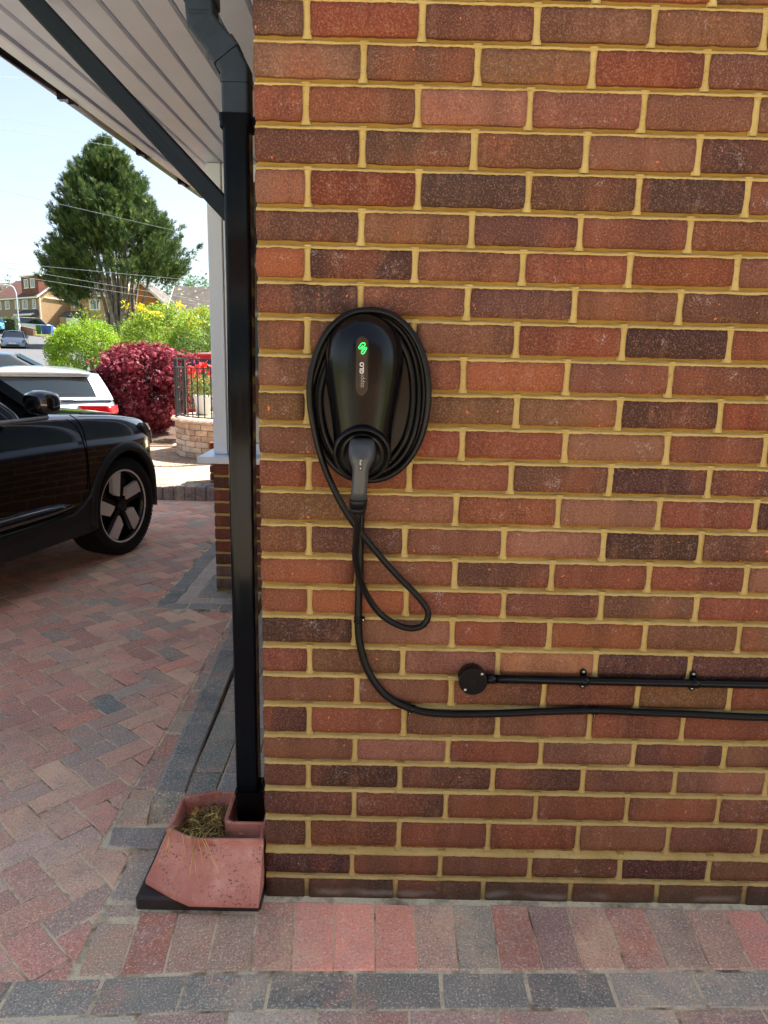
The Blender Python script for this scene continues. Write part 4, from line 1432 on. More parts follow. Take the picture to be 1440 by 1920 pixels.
# conduit with round end box
cd = thing('conduit', 'rigid black conduit ending in a round junction box, fixed along the brick wall', 'conduit', (0.494, 0, 0.614))
b = MB(); b.smooth = True
b.lathe([(0.0, 0.0), (0.0315, 0.0), (0.0325, -0.002), (0.0325, -0.028), (0.0318, -0.0295), (0.0312, -0.030), (0.0, -0.030)], (0.494, 0, 0.6135), 40, 'y')
o = b.build('junction_box', M['black'], cd); fix_normals(o)
for p in o.data.polygons: p.use_smooth = len(p.vertices) == 4 and abs(p.normal.y) < 0.5
b = MB(); b.lathe([(0.0325, -0.0303), (0.0330, -0.0305), (0.0330, -0.034), (0.0318, -0.0352), (0.0, -0.0352)], (0.494, 0, 0.6135), 40, 'y'); b.box(0.5, 0.5, 0, 0, 0.6, 0.6)
b.v = b.v[:-8]; b.f = b.f[:-6]; b.mi = b.mi[:-6]; b.sm = b.sm[:-6]
lid = b.build('lid', M['black'], cd); fix_normals(lid)
b = MB(); b.smooth = True
b.lathe([(0.0055, -0.0353), (0.0062, -0.0360), (0.0068, -0.0353)], (0.494, 0, 0.6135), 20, 'y'); b.lathe([(0.0015, -0.0353), (0.0022, -0.0358), (0.0028, -0.0353)], (0.494, 0, 0.6135), 12, 'y')
b.build('moulded_mark', M['black'], lid)
for (x, z) in ((0.5135, 0.6335), (0.4765, 0.5935)):
    b = MB(); b.smooth = True; b.lathe([(0.0, -0.0375), (0.0022, -0.0373), (0.0034, -0.0362), (0.0036, -0.0351)], (x, 0, z), 12, 'y'); s_ = b.build('screw', M['steel'], lid)
b = MB(); b.smooth = True
b.tube([(0.524, -0.016, 0.6135), (0.548, -0.016, 0.6135)], 0.0122, n=18); b.build('coupler', M['black'], cd)
b = MB(); b.smooth = True
b.tube([(0.5485, -0.016, 0.6135), (0.9, -0.016, 0.6128), (1.2, -0.016, 0.6128), (1.78, -0.016, 0.613)], 0.0100, n=18); b.build('tube', M['black'], cd)
for x in (0.757, 1.0165, 1.30, 1.6):
    b = MB(); b.smooth = True
    b.tube([(x-0.009, -0.016, 0.6128), (x+0.009, -0.016, 0.6128)], 0.0118, n=18)
    b.smooth = False
    for s_ in (1, -1):
        zz = 0.6128 + s_*0.0165
        b.tube([(x, -0.0005, zz), (x, -0.006, zz)], 0.0078, n=14)
    b.box(x-0.0072, x+0.0072, -0.0062, -0.0006, 0.6128-0.0165, 0.6128+0.0165)
    sad = b.build('saddle', M['black'], cd)
    for s_ in (1, -1):
        b = MB(); b.smooth = True; b.lathe([(0.0, -0.0085), (0.002, -0.0083), (0.0033, -0.0072), (0.0035, -0.006)], (x, 0, 0.6128 + s_*0.0180), 12, 'y'); b.build('screw', M['steel'], sad)

# ================================================================== CARS
def m_paint(name, c, flake=0.0, rough=0.25):
    t = NT(name, rough, 0.0, 0.5)
    t.col(c)
    t.b.inputs['Coat Weight'].default_value = 1.0
    t.b.inputs['Coat Roughness'].default_value = 0.03
    return t.m


M['cglass'] = plain('car_glass', (0.012, 0.018, 0.02, 1), 0.03, 0, 0.9)
M['trim'] = plain('car_trim', (0.014, 0.014, 0.015, 1), 0.5)
M['tyre'] = plain('tyre_rubber', (0.012, 0.012, 0.013, 1), 0.75, 0, 0.3)
M['alloy'] = plain('alloy_grey', (0.86, 0.84, 0.81, 1), 0.5, 0.0)
M['rimblack'] = plain('rim_black', (0.005, 0.005, 0.006, 1), 0.2)
M['lampglass'] = plain('lamp_glass', (0.12, 0.13, 0.14, 1), 0.06, 0.35, 0.9)
t = NT('red_lamp', 0.12); t.col((0.45, 0.008, 0.012, 1)); M['redlamp'] = t.m
M['plate'] = plain('number_plate', srgb(225, 222, 205), 0.4)
M['chrome'] = plain('bright_strip', (0.55, 0.56, 0.57, 1), 0.2, 0.9)
M['well'] = plain('wheel_well', (0.003, 0.003, 0.003, 1), 0.95, 0, 0.0)


def interp(tab, x):
    xs = [p[0] for p in tab]; return float(np.interp(x, xs, [p[1] for p in tab]))


def car(name, label, cat, paint, P, loc, az, scale=1.0, detail=1, group=None):
    """az: heading in degrees clockwise from +Y"""
    root = thing(name, label, cat, loc, R_(90-az), group, scale)
    xf, xr = P['xf'], P['xr']       # nose and tail, front axle at 0
    wb = P['wb']
    tr = P.get('tyre', 0.345)
    W = P['w']
    n = 40
    b = MB(); b.smooth = True
    rings = []
    for i in range(n+1):
        t_ = i/n
        x = xr + (xf-xr)*(0.5-0.5*math.cos(math.pi*t_))
        wv = W * interp(P['plan'], x)
        zs = interp(P['shoulder'], x); zt = interp(P['top'], x); zb = interp(P['bottom'], x)
        hh = zs - zb; zc = max(zt, zs+0.012)
        half = [(0.0, zb), (wv*0.80, zb+0.001), (wv*0.95, zb+hh*0.05), (wv*0.985, zb+hh*0.16), (wv*0.985, zb+hh*0.30), (wv, zb+hh*0.52), (wv*0.995, zb+hh*0.75), (wv*0.975, zb+hh*0.90), (wv*0.94, zs-hh*0.02), (wv*0.90, zs+0.003), (wv*0.70, zs+(zc-zs)*0.7), (wv*0.35, zs+(zc-zs)*0.95), (0.0, zc)]
        ring = [(x, -y, z) for y, z in half] + [(x, y, z) for y, z in half[-2:0:-1]]
        rings.append(ring)
    b.loft(rings, cap=True)
    body = b.build('body', [paint, M['well']], root, loc=(0, 0, 0)); fix_normals(body)
    md = body.modifiers.new('s', 'SUBSURF'); md.levels = 1 if detail < 2 else 2; md.render_levels = md.levels
    # wheel arches
    cut = MB()
    for wx in (0.0, wb):
        for s_ in (-1, 1):
            y0, y1 = (s_*(W+0.25), s_*(W-0.33))
            ring = lambda y: [(wx + P['arch']*math.cos(2*math.pi*k/40), y, tr + 0.015 + P['arch']*math.sin(2*math.pi*k/40)) for k in range(40)]
            cut.loft([ring(y0), ring(y1)])
    co = cut.build('cutter', [paint, M['well']], None); fix_normals(co)
    for p in co.data.polygons: p.material_index = 1
    co.location = (0, 0, 0)
    co.parent = root
    md = body.modifiers.new('b', 'BOOLEAN'); md.operation = 'DIFFERENCE'; md.object = co; md.solver = 'EXACT'
    for attempt in range(4):
        dg = bpy.context.evaluated_depsgraph_get(); dg.update()
        me = bpy.data.meshes.new_from_object(body.evaluated_get(dg))
        xs_all = [v.co.x for v in me.vertices]
        if xs_all and min(xs_all) < xr + 0.1 and max(xs_all) > xf - 0.1 and max(abs(v.co.y) for v in me.vertices) < W + 0.06 and len(me.vertices) > 500: break
        if attempt == 0: md.solver = 'FAST'
        else: co.location = (0.003*attempt, 0.002, 0.004*attempt); md.solver = 'EXACT'
    print('car body', name, label[:20], len(me.vertices), attempt)
    body.modifiers.clear(); body.data = me
    bpy.data.objects.remove(co)
    # arch cladding
    for wx in (0.0, wb):
        for s_ in (-1, 1):
            if not P.get('clad', True): continue
            b = MB(); b.smooth = True
            rr = []
            wv_l = lambda a: W * interp(P['plan'], wx + P['arch']*math.cos(a))
            for k in range(25):
                a = R_(-12 + 204*k/24)
                r0, r1 = P['arch']-0.004, P['arch']+0.062
                ww = wv_l(a)
                q = []
                for (r, yo) in ((r0, 0.985-0.05/ww), (r0, 1.008), (r0+0.012, 1.016), (r1-0.012, 1.010), (r1, 0.985), (r1, 0.93)):
                    q.append((wx + r*math.cos(a), s_*ww*yo, tr+0.015 + r*math.sin(a)))
                rr.append(q)
            b.loft(rr, cap=True)
            o_ = b.build('wheel_arch', M['trim'], root, loc=(0, 0, 0)); fix_normals(o_)
    # greenhouse
    g = P['glass']   # (x base front, x roof front, x roof rear, x base rear, z base, z roof)
    A0, A1, B1, B0, zb_, zr = g
    wb0, wt = W*P.get('gb', 0.89), W*P.get('gt', 0.70)
    b = MB(); b.smooth = True
    N = 14
    rings = []
    def prof(t_):  # t 0 base .. 1 roof
        xa = A0 + (A1-A0)*t_; xb = B0 + (B1-B0)*(t_**0.85)
        yw = wb0 + (wt-wb0)*(t_**1.25); z = zb_ + (zr-zb_)*t_
        return xa, xb, yw, z
    def hring(xa, xb, yw, z):
        bow = 0.14*(1)
        r = []
        for k in range(9):   # windscreen, right to left
            s_ = -1 + 2*k/8
            r.append((xa + bow*(1-s_*s_)*0.8 - 0.02, s_*yw*0.985, z))
        for k in range(1, 8):
            r.append((xa + (xb-xa)*k/8, yw + 0.02*math.sin(math.pi*k/8), z))
        for k in range(9):
            s_ = 1 - 2*k/8
            r.append((xb - bow*0.55*(1-s_*s_), s_*yw*0.985, z))
        for k in range(1, 8):
            r.append((xb + (xa-xb)*k/8, -yw - 0.02*math.sin(math.pi*k/8), z))
        return r
    for k in range(7):
        rings.append(hring(*prof(k/6*0.97)))
    b.loft(rings, cap=False)
    b.build('glass', M['cglass'], root, loc=(0, 0, 0))
    # roof skin
    b = MB(); b.smooth = True
    xa, xb, yw, z = prof(0.955)
    xb -= P.get('spoiler', 0.0)
    rr = []
    for k in range(13):
        x = xa + 0.10 + (xb - xa - 0.13)*k/12
        e = 1 - 0.5*(abs(k/12*2-1)**3)
        ring = []
        edge = yw*1.012 * (0.93 if k in (0, 12) else 1.0)
        for q in range(11):
            s_ = -1 + 2*q/10
            ring.append((x + (0.10*(1-s_*s_) if k < 2 else 0) - (0.07*(1-s_*s_) if k > 10 else 0), s_*edge, z - 0.01 + 0.085*(1-s_**4)*e*(1-s_*s_*0.2)))
        ring += [(p[0], p[1]*0.99, p[2]-0.03) for p in ring[::-1]]
        rr.append(ring)
    b.loft(rr, cap=True)
    o_ = b.build('roof', P.get('roofmat', paint), root, loc=(0, 0, 0)); fix_normals(o_)
    md = o_.modifiers.new('s', 'SUBSURF'); md.levels = 1; md.render_levels = 1
    # pillars
    def ppt(x_or, t_, s_, fr):
        xa, xb, yw, z = prof(t_)
        x = xa + (xb-xa)*fr
        return (x, s_*(yw*1.0 + 0.012 + 0.02*math.sin(math.pi*fr)), z)
    for s_ in (-1, 1):
        for fr, wd, mat_ in ((0.0, 0.035, paint), (0.44, 0.032, M['trim'])):
            b = MB(); b.smooth = False
            b.tube([ppt(0, tt, s_*(0.985 if fr in (0.0,) else 1), fr) for tt in (0, 0.25, 0.5, 0.75, 0.97)], 0.02, rect=(wd, 0.014), up=(0, s_, 0.2))
            b.build('pillar', mat_, root, loc=(0, 0, 0))
        b = MB(); b.tube([ppt(0, 0.0, s_, k/10*0.97) for k in range(11)], 0.012, n=6)
        b.build('window_strip', P.get('strip', M['trim']), root, loc=(0, 0, 0))
    # painted surround of the rear window
    if P.get('rearframe', True):
        def rp(s_, t_, o_=0.012):
            xa, xb, yw, z = prof(t_)
            return (xb - 0.077*(1-s_*s_) - o_, s_*yw*0.985, z)
        def sp(fr, t_, sg, o_=0.012):
            xa, xb, yw, z = prof(t_)
            return (xa + (xb-xa)*fr, sg*(yw + 0.02*math.sin(math.pi*fr) + o_), z)
        b = MB(); b.smooth = True
        T_ = [0.0, 0.2, 0.4, 0.6, 0.8, 0.95]
        for sg in (-1, 1):
            b.loft([[rp(sg*q, t_) for q in (P.get('rw', 0.80), 0.88, 0.95, 0.995)] + [sp(0.995, t_, sg), sp(0.95, t_, sg), sp(0.88, t_, sg)] for t_ in T_], cap=False, closed=False)
        b.loft([[rp(q, t_, 0.013) for q in np.linspace(-0.99, 0.99, 9)] for t_ in (0.0, 0.05, 0.10)], cap=False, closed=False)
        b.loft([[rp(q, t_, 0.014) for q in np.linspace(-0.99, 0.99, 9)] for t_ in (0.84, 0.9, 0.97)], cap=False, closed=False)
        b.build('tailgate_frame', paint, root, loc=(0, 0, 0))
    # wheels
    wp = None
    for wx in (0.0, wb):
        for s_ in (-1, 1):
            if wp is None:
                wp = thing('wheel', '', '')
                del wp['label']; del wp['category']
                b = MB(); b.smooth = True
                R0 = P.get('rim', tr*0.72); tw = P.get('tw', 0.235)/2
                b.lathe([(R0, -tw*0.80), (R0+0.012, -tw*0.96), ((tr+R0)/2, -tw*1.05), (tr*0.955, -tw*0.96), (tr*0.985, -tw*0.84), (tr, -tw*0.6), (tr, tw*0.6), (tr*0.985, tw*0.84), (tr*0.955, tw*0.96), ((tr+R0)/2, tw*1.05), (R0+0.012, tw*0.96), (R0, tw*0.8)], n=64, axis='y')
                ty = b.build('tyre', M['tyre'], wp, loc=(0, 0, 0)); fix_normals(ty)
                if detail >= 2:   # tread blocks
                    b = MB()
                    for k in range(72):
                        a = 2*math.pi*k/72
                        for (ya, yb, da) in ((-tw*0.93, -tw*0.52, 0.03), (-tw*0.45, -tw*0.04, -0.015), (tw*0.04, tw*0.45, 0.015), (tw*0.52, tw*0.93, -0.03)):
                            def q_(aa, rr_, y): return (rr_*math.cos(aa), y, rr_*math.sin(aa))
                            a0, a1 = a+da, a+da+0.062
                            ra = tr*0.985 if abs(ya) > tw*0.8 else tr+0.001; rb = tr*0.985 if abs(yb) > tw*0.8 else tr+0.001
                            b.add([q_(a0, ra-0.01, ya), q_(a1, ra-0.01, ya), q_(a1, rb-0.01, yb), q_(a0, rb-0.01, yb), q_(a0, ra+0.005, ya), q_(a1, ra+0.005, ya), q_(a1, rb+0.005, yb), q_(a0, rb+0.005, yb)],
                                  [(4, 5, 6, 7), (0, 1, 5, 4), (1, 2, 6, 5), (2, 3, 7, 6), (3, 0, 4, 7)])
                    b.build('tread', M['tyre'], wp, loc=(0, 0, 0), kind='stuff')
                # outer side is -y in wheel space
                b = MB(); b.smooth = True
                b.lathe([(R0, tw*0.8), (R0-0.02, tw*0.5), (R0-0.02, -tw*0.72), (R0-0.004, -tw*0.84), (R0+0.004, -tw*0.86)], n=48, axis='y')
                b.build('rim', M['alloy'] if P.get('spokes') != 'aero' else M['rimblack'], wp, loc=(0, 0, 0))
                if P.get('spokes') == 'aero':
                    b = MB(); b.smooth = True; b.lathe([(R0+0.001, -tw*0.865), (R0-0.007, -tw*0.88), (R0-0.012, -tw*0.84)], n=48, axis='y'); b.build('rim_edge', M['alloy'], wp, loc=(0, 0, 0))
                b = MB(); b.smooth = True
                b.lathe([(R0-0.02, -tw*0.25), (0.0, -tw*0.25)], n=40, axis='y'); b.build('wheel_disc', M['rimblack'], wp, loc=(0, 0, 0))
                if P.get('spokes') == 'aero':
                    for k in range(5):
                        a = R_(90 + 72*k + 8)
                        ca, sa = math.cos(a), math.sin(a)
                        def w2(u_, v_, y): return (u_*ca - v_*sa, y, u_*sa + v_*ca)
                        ro = R0-0.016
                        poly = [(0.085, 0.030), (0.125, 0.075), (ro*0.985, 0.052), (ro, -0.02), (ro*0.985, -0.045), (0.075, 0.004)]
                        b = MB(); b.add([w2(u_, v_, -tw*0.70) for u_, v_ in poly] + [w2(u_, v_, -tw*0.45) for u_, v_ in poly], [tuple(range(6))] + [(i, i+6, (i+1) % 6+6, (i+1) % 6) for i in range(6)])
                        b.build('spoke', M['alloy'], wp, loc=(0, 0, 0))
                        poly = [(0.02, 0.016), (0.09, 0.03), (ro, -0.045), (ro*0.97, -0.085), (0.02, -0.02)]
                        b = MB(); b.add([w2(u_, v_, -tw*0.60) for u_, v_ in poly] + [w2(u_, v_, -tw*0.30) for u_, v_ in poly], [tuple(range(5))] + [(i, i+5, (i+1) % 5+5, (i+1) % 5) for i in range(5)])
                        b.build('spoke', M['rimblack'], wp, loc=(0, 0, 0))
                else:
                    for k in range(6):
                        a = 2*math.pi*k/6
                        b = MB(); b.tube([(0.03*math.cos(a), -tw*0.75, 0.03*math.sin(a)), ((R0-0.01)*math.cos(a), -tw*0.72, (R0-0.01)*math.sin(a))], 0.02, rect=(0.022, 0.012), up=(0, 1, 0)); b.build('spoke', M['alloy'], wp, loc=(0, 0, 0))
                b = MB(); b.smooth = True; b.lathe([(0.0, -tw*0.88), (0.022, -tw*0.86), (0.034, -tw*0.76), (0.036, -tw*0.4)], n=20, axis='y'); b.build('hub_cap', M['trim'], wp, loc=(0, 0, 0))
                cur = wp
            else:
                cur = link_copy(wp)
            cur.parent = root
            cur.location = (wx, s_*(W-P.get('tw', 0.235)/2-0.035), tr)
            cur.rotation_euler = (0, 0, math.pi if s_ > 0 else 0)
            if wx == 0.0: cur.rotation_euler[2] += R_(P.get('steer', 0))
    # underside
    b = MB(); b.box(wb-0.3, 0.3, -W*0.7, W*0.7, P['zu'], P['zu']+0.1); b.build('underbody', M['well'], root, loc=(0, 0, 0))
    return root, prof


def car_box(root, name, mat, x0, x1, y0, y1, z0, z1, r=0.01):
    b = MB(); b.rbox(x0, x1, y0, y1, z0, z1, min(r, abs(x1-x0)/5, abs(y1-y0)/5, abs(z1-z0)/5))
    return b.build(name, mat, root, loc=(0, 0, 0))


M['p_black'] = m_paint('black_paint', (0.002, 0.0022, 0.003, 1), rough=0.15)
M['p_white'] = m_paint('white_paint', (0.56, 0.64, 0.68, 1))
M['p_silver'] = m_paint('silver_paint', (0.30, 0.36, 0.44, 1))
M['p_blue'] = m_paint('dark_blue_paint', (0.03, 0.07, 0.10, 1))
M['p_sky'] = m_paint('light_blue_paint', (0.08, 0.35, 0.55, 1))
M['p_red'] = m_paint('red_paint', (0.55, 0.015, 0.02, 1))

# --- the near black SUV
S = 0.915
SUV = dict(xf=0.80, xr=-3.57, wb=-2.70, w=0.93, tyre=0.358, rim=0.270, tw=0.245, arch=0.402, spokes='aero', zu=0.20, steer=-2,
           plan=[(-3.57, 0.70), (-3.35, 0.90), (-2.9, 0.985), (-1.5, 1.0), (0.1, 1.0), (0.36, 0.955), (0.54, 0.85), (0.69, 0.66), (0.80, 0.36)],
           shoulder=[(-3.57, 0.95), (-3.2, 1.10), (-1.0, 1.075), (-0.45, 1.055), (0.0, 1.02), (0.40, 0.965), (0.60, 0.90), (0.74, 0.78), (0.80, 0.66)],
           top=[(-3.57, 1.0), (-3.2, 1.12), (-0.6, 1.10), (-0.4, 1.095), (0.1, 1.055), (0.40, 1.00), (0.62, 0.925), (0.74, 0.80), (0.80, 0.68)],
           bottom=[(-3.57, 0.50), (-3.4, 0.33), (-3.0, 0.27), (0.2, 0.27), (0.55, 0.25), (0.74, 0.30), (0.80, 0.42)],
           glass=(-0.72, -1.55, -3.05, -3.42, 1.06, 1.60), gb=0.915, gt=0.72, strip=M['chrome'], spoiler=-0.05, cp=0.16)
hub = Vector((-1.455, 3.135, 0))
az = 14.0
fwd = Vector((math.sin(R_(az)), math.cos(R_(az)), 0)); lft = Vector((-fwd.y, fwd.x, 0))
oc = hub + lft*(0.93*S - 0.05)
suv, sprof = car('parked_car', 'glossy black electric SUV parked on the block driveway, front wheel showing', 'car', M['p_black'], SUV, (oc.x, oc.y, 0), az, S, 2)
ys_ = -0.93
# door mirror, lights, cladding and shut lines on the side we see
b = MB(); b.smooth = True
mr = []
for k, (y, s1, zc) in enumerate([(-0.955, 0.3, 1.165), (-0.975, 0.72, 1.17), (-1.02, 0.88, 1.172), (-1.09, 0.88, 1.172), (-1.14, 0.76, 1.17), (-1.16, 0.42, 1.168)]):
    mr.append([(-0.99 + 0.085*s1*math.copysign(abs(math.cos(a))**0.7, math.cos(a)) - 0.02*(k > 2), y, zc + 0.078*s1*math.copysign(abs(math.sin(a))**0.7, math.sin(a))) for a in [2*math.pi*q/18 for q in range(18)]])
b.loft(mr)
mo = b.build('door_mirror', M['p_black'], suv, loc=(0, 0, 0)); fix_normals(mo)
b = MB(); b.tube([(-0.97, -0.84, 1.06), (-0.98, -0.95, 1.10), (-0.99, -1.0, 1.12)], 0.035, n=8, rect=(0.05, 0.02)); b.build('arm', M['trim'], mo)
b = MB(); b.box(-1.05, -0.93, -1.18, -1.0, 1.098, 1.104); b.build('indicator', M['chrome'], mo)
ml = link_copy(mo, suv)
ml.scale = (1, -1, 1)
# headlight wrapping the corner
def body_y(x, P_=SUV): return P_['w']*interp(P_['plan'], x)
for s_ in (-1, 1):
    b = MB(); b.smooth = True
    rows = []
    for k in range(9):
        x = 0.28 + 0.42*k/8
        zt_ = interp(SUV['shoulder'], x) - 0.035; zb_ = zt_ - 0.03 - 0.12*(k/8)**0.6
        rows.append([(x, s_*(body_y(x)*0.985+0.006-0.03*0), zt_), (x, s_*(body_y(x)*1.0+0.008), (zt_+zb_)/2), (x, s_*(body_y(x)*1.0+0.006), zb_), (x-0.01, s_*(body_y(x)-0.05), zb_), (x-0.01, s_*(body_y(x)-0.05), zt_)])
    b.loft(rows)
    o_ = b.build('headlight', M['lampglass'], suv, loc=(0, 0, 0)); fix_normals(o_)
    b = MB(); b.tube([(0.42+0.05*k, s_*(body_y(0.42+0.05*k)+0.012), 0.90-0.004*k) for k in range(6)], 0.008, n=6); b.build('light_strip', M['chrome'], o_)
# lower cladding and sill on both sides
for s_ in (-1, 1):
    b = MB(); b.smooth = False
    xs_ = [-2.28, -2.22, -2.1, -1.6, -1.0, -0.62, -0.52, -0.46, -0.425]
    zt_ = [0.50, 0.47, 0.42, 0.415, 0.42, 0.43, 0.47, 0.515, 0.53]
    rows = []
    for x, z in zip(xs_, zt_):
        rows.append([(x, s_*0.88, 0.262), (x, s_*0.925, 0.27), (x, s_*0.935, 0.36), (x, s_*0.932, z-0.012), (x, s_*0.918, z), (x, s_*0.86, z)])
    b.loft(rows)
    o_ = b.build('sill_cladding', M['trim'], suv, loc=(0, 0, 0)); fix_normals(o_)
    b = MB(); b.smooth = True
    rows = []
    for k in range(12):
        x = -2.0 + 1.38*k/11
        q = math.sin(math.pi*min(1, k/11*1.0))**0.4 if k < 11 else 0.0
        hh_ = 0.045*(1-((k/11)*2-1)**6) + 0.004
        rows.append([(x, s_*0.928, 0.475-hh_+0.01), (x, s_*0.942, 0.475+0.01), (x, s_*0.930, 0.475+hh_+0.01), (x, s_*0.90, 0.475+0.01)])
    b.loft(rows)
    o_ = b.build('door_moulding', M['p_black'], suv, loc=(0, 0, 0)); fix_normals(o_)
    # shut line between wing and front door, and bonnet edge
    b = MB()
    pts_ = [(-0.53, 1.062), (-0.50, 1.03), (-0.47, 0.96), (-0.455, 0.86), (-0.45, 0.70), (-0.455, 0.56)]
    b.tube([(x, s_*(0.93*(0.94 if z > 1.04 else 0.972 if z > 1.0 else 0.993 if z > 0.9 else 0.9995)+0.001), z) for x, z in pts_], 0.0035, n=5)
    b.build('shut_line', M['well'], suv, loc=(0, 0, 0))
    b = MB(); b.tube([(x, s_*(body_y(x)*0.915), interp(SUV['shoulder'], x)+0.0045) for x in (-0.4, -0.2, 0.0, 0.2, 0.4, 0.55)], 0.0035, n=5)
    b.build('shut_line', M['well'], suv, loc=(0, 0, 0))
    b = MB(); b.tube([(-1.62, s_*(0.93), 0.5), (-1.60, s_*0.93, 0.8), (-1.66, s_*0.90, 1.04)], 0.0035, n=5); b.build('shut_line', M['well'], suv, loc=(0, 0, 0))
    b = MB(); b.smooth = True; b.tube([(-1.50, s_*0.938, 0.93), (-1.46, s_*0.955, 0.935), (-1.34, s_*0.955, 0.935), (-1.30, s_*0.938, 0.93)], 0.012, n=8); b.build('door_handle', M['p_black'], suv, loc=(0, 0, 0))
    b = MB(); b.rbox(-3.57+0.05, -3.35, s_*0.60-0.09, s_*0.60+0.09, 0.75, 1.15, 0.01); b.build('tail_light', M['redlamp'], suv, loc=(0, 0, 0))
car_box(suv, 'number_plate', M['plate'], 0.795, 0.815, -0.26, 0.26, 0.45, 0.56)

# --- hatchbacks
HB = dict(xf=0.80, xr=-3.25, wb=-2.55, w=0.89, tyre=0.315, arch=0.345, zu=0.17, clad=False, tw=0.205,
          plan=[(-3.25, 0.78), (-3.1, 0.93), (-2.6, 0.99), (-1.0, 1.0), (0.1, 0.99), (0.5, 0.90), (0.8, 0.60)],
          shoulder=[(-3.25, 0.80), (-3.1, 0.93), (-1.0, 0.93), (-0.3, 0.90), (0.4, 0.78), (0.8, 0.58)],
          top=[(-3.25, 0.86), (-3.1, 0.98), (-0.6, 1.0), (-0.2, 0.97), (0.4, 0.86), (0.8, 0.62)],
          bottom=[(-3.25, 0.42), (-3.1, 0.28), (-2.8, 0.2), (0.3, 0.2), (0.7, 0.22), (0.8, 0.34)],
          glass=(-0.15, -1.05, -2.72, -3.08, 0.93, 1.42), gb=0.88, gt=0.70, cp=0.15, spoiler=-0.08)


def hatch(label, paint, loc, az, scale, group, W_=None, parts=True):
    P_ = dict(HB)
    if W_: P_.update(W_)
    root, pf = car('parked_car', label, 'car', paint, P_, loc, az, scale, 1, group)
    LZ_ = P_.get('lz', 0.0)
    w_ = P_['w']; xr = P_['xr']; xf = P_['xf']; zb_ = P_['glass'][4]; B0 = P_['glass'][3]; B1 = P_['glass'][2]; zr = P_['glass'][5]
    for s_ in (-1, 1):
        b = MB(); b.smooth = True
        rows = []
        for k in range(6):
            x = xr + 0.02 + 0.22*k/5
            yy_ = w_*interp(P_['plan'], x)
            rows.append([(x-0.02, s_*(yy_+0.008), 0.86+LZ_), (x-0.02, s_*(yy_+0.014), 0.79+LZ_), (x-0.02, s_*(yy_+0.008), 0.70+0.02*k+LZ_), (x, s_*(yy_-0.05), 0.72+LZ_), (x, s_*(yy_-0.05), 0.85+LZ_)])
        b.loft(rows); o_ = b.build('tail_light', M['redlamp'], root, loc=(0, 0, 0)); fix_normals(o_)
        b = MB(); b.add([(xr-0.014, s_*0.42, 0.865+LZ_), (xr-0.012, s_*w_*0.80, 0.86+LZ_), (xr-0.01, s_*w_*0.80, 0.73+LZ_), (xr-0.012, s_*0.50, 0.78+LZ_)] + [(xr+0.1, s_*0.42, 0.865+LZ_), (xr+0.1, s_*w_*0.80, 0.86+LZ_), (xr+0.1, s_*w_*0.80, 0.73+LZ_), (xr+0.1, s_*0.50, 0.78+LZ_)],
                       [(0, 1, 2, 3), (0, 4, 5, 1), (1, 5, 6, 2), (2, 6, 7, 3), (3, 7, 4, 0)]); b.build('tail_light', M['redlamp'], root, loc=(0, 0, 0))
        b = MB(); b.smooth = True
        b.loft([[(-0.42 + 0.08*q*math.cos(a), s_*y, 1.0 + 0.065*q*math.sin(a)) for a in [2*math.pi*k/10 for k in range(10)]] for y, q in ((0.86, 0.3), (0.92, 0.9), (1.02, 1.0), (1.06, 0.5))])
        o_ = b.build('door_mirror', M['trim'] if paint is M['p_white'] else paint, root, loc=(0, 0, 0)); fix_normals(o_)
        b = MB(); b.smooth = True
        rows = []
        for k in range(6):
            x = 0.30 + 0.36*k/5; yy_ = w_*interp(P_['plan'], x); zt_ = interp(P_['shoulder'], x)
            rows.append([(x, s_*(yy_*0.95), zt_+0.012), (x, s_*(yy_+0.012), zt_-0.05), (x, s_*(yy_+0.010), zt_-0.13), (x-0.02, s_*(yy_-0.06), zt_-0.1)])
        b.loft(rows); o_ = b.build('headlight', M['lampglass'], root, loc=(0, 0, 0)); fix_normals(o_)
    b = MB(); b.rbox(xf-0.06, xf+0.012, -0.42, 0.42, 0.27, 0.40, 0.01); b.build('grille', M['trim'], root, loc=(0, 0, 0))
    b = MB(); b.rbox(xf-0.01, xf+0.022, -0.26, 0.26, 0.42, 0.53, 0.004); b.build('number_plate', M['plate'], root, loc=(0, 0, 0))
    b = MB(); b.rbox(xr-0.03, xr+0.05, -0.26, 0.26, 0.50, 0.61, 0.004); b.build('number_plate', M['plate'], root, loc=(0, 0, 0))
    # rear spoiler lip, wiper
    b = MB(); b.smooth = True
    zz = zr-0.01
    b.loft([[(B1-0.02, y, zz+0.045*(1-(y/0.62)**4)), (B1-0.17+0.05*abs(y), y, zz+0.018*(1-(y/0.62)**4)), (B1-0.16+0.05*abs(y), y, zz-0.01), (B1-0.0, y, zz-0.02)] for y in np.linspace(-0.60, 0.60, 9)])
    o_ = b.build('spoiler', paint, root, loc=(0, 0, 0)); fix_normals(o_)
    b = MB(); b.tube([(B0-0.085, 0.02, zb_+0.065), (B0-0.072, -0.16, zb_+0.08), (B0-0.06, -0.42, zb_+0.08)], 0.010, n=6)
    b.tube([(B0-0.085, 0.30, zb_+0.07), (B0-0.08, -0.06, zb_+0.075)], 0.020, n=6)
    b.build('wiper', M['trim'], root, loc=(0, 0, 0))
    return root


def place(cx, y, z=None):
    return (cx, y, th(y) if z is None else z)


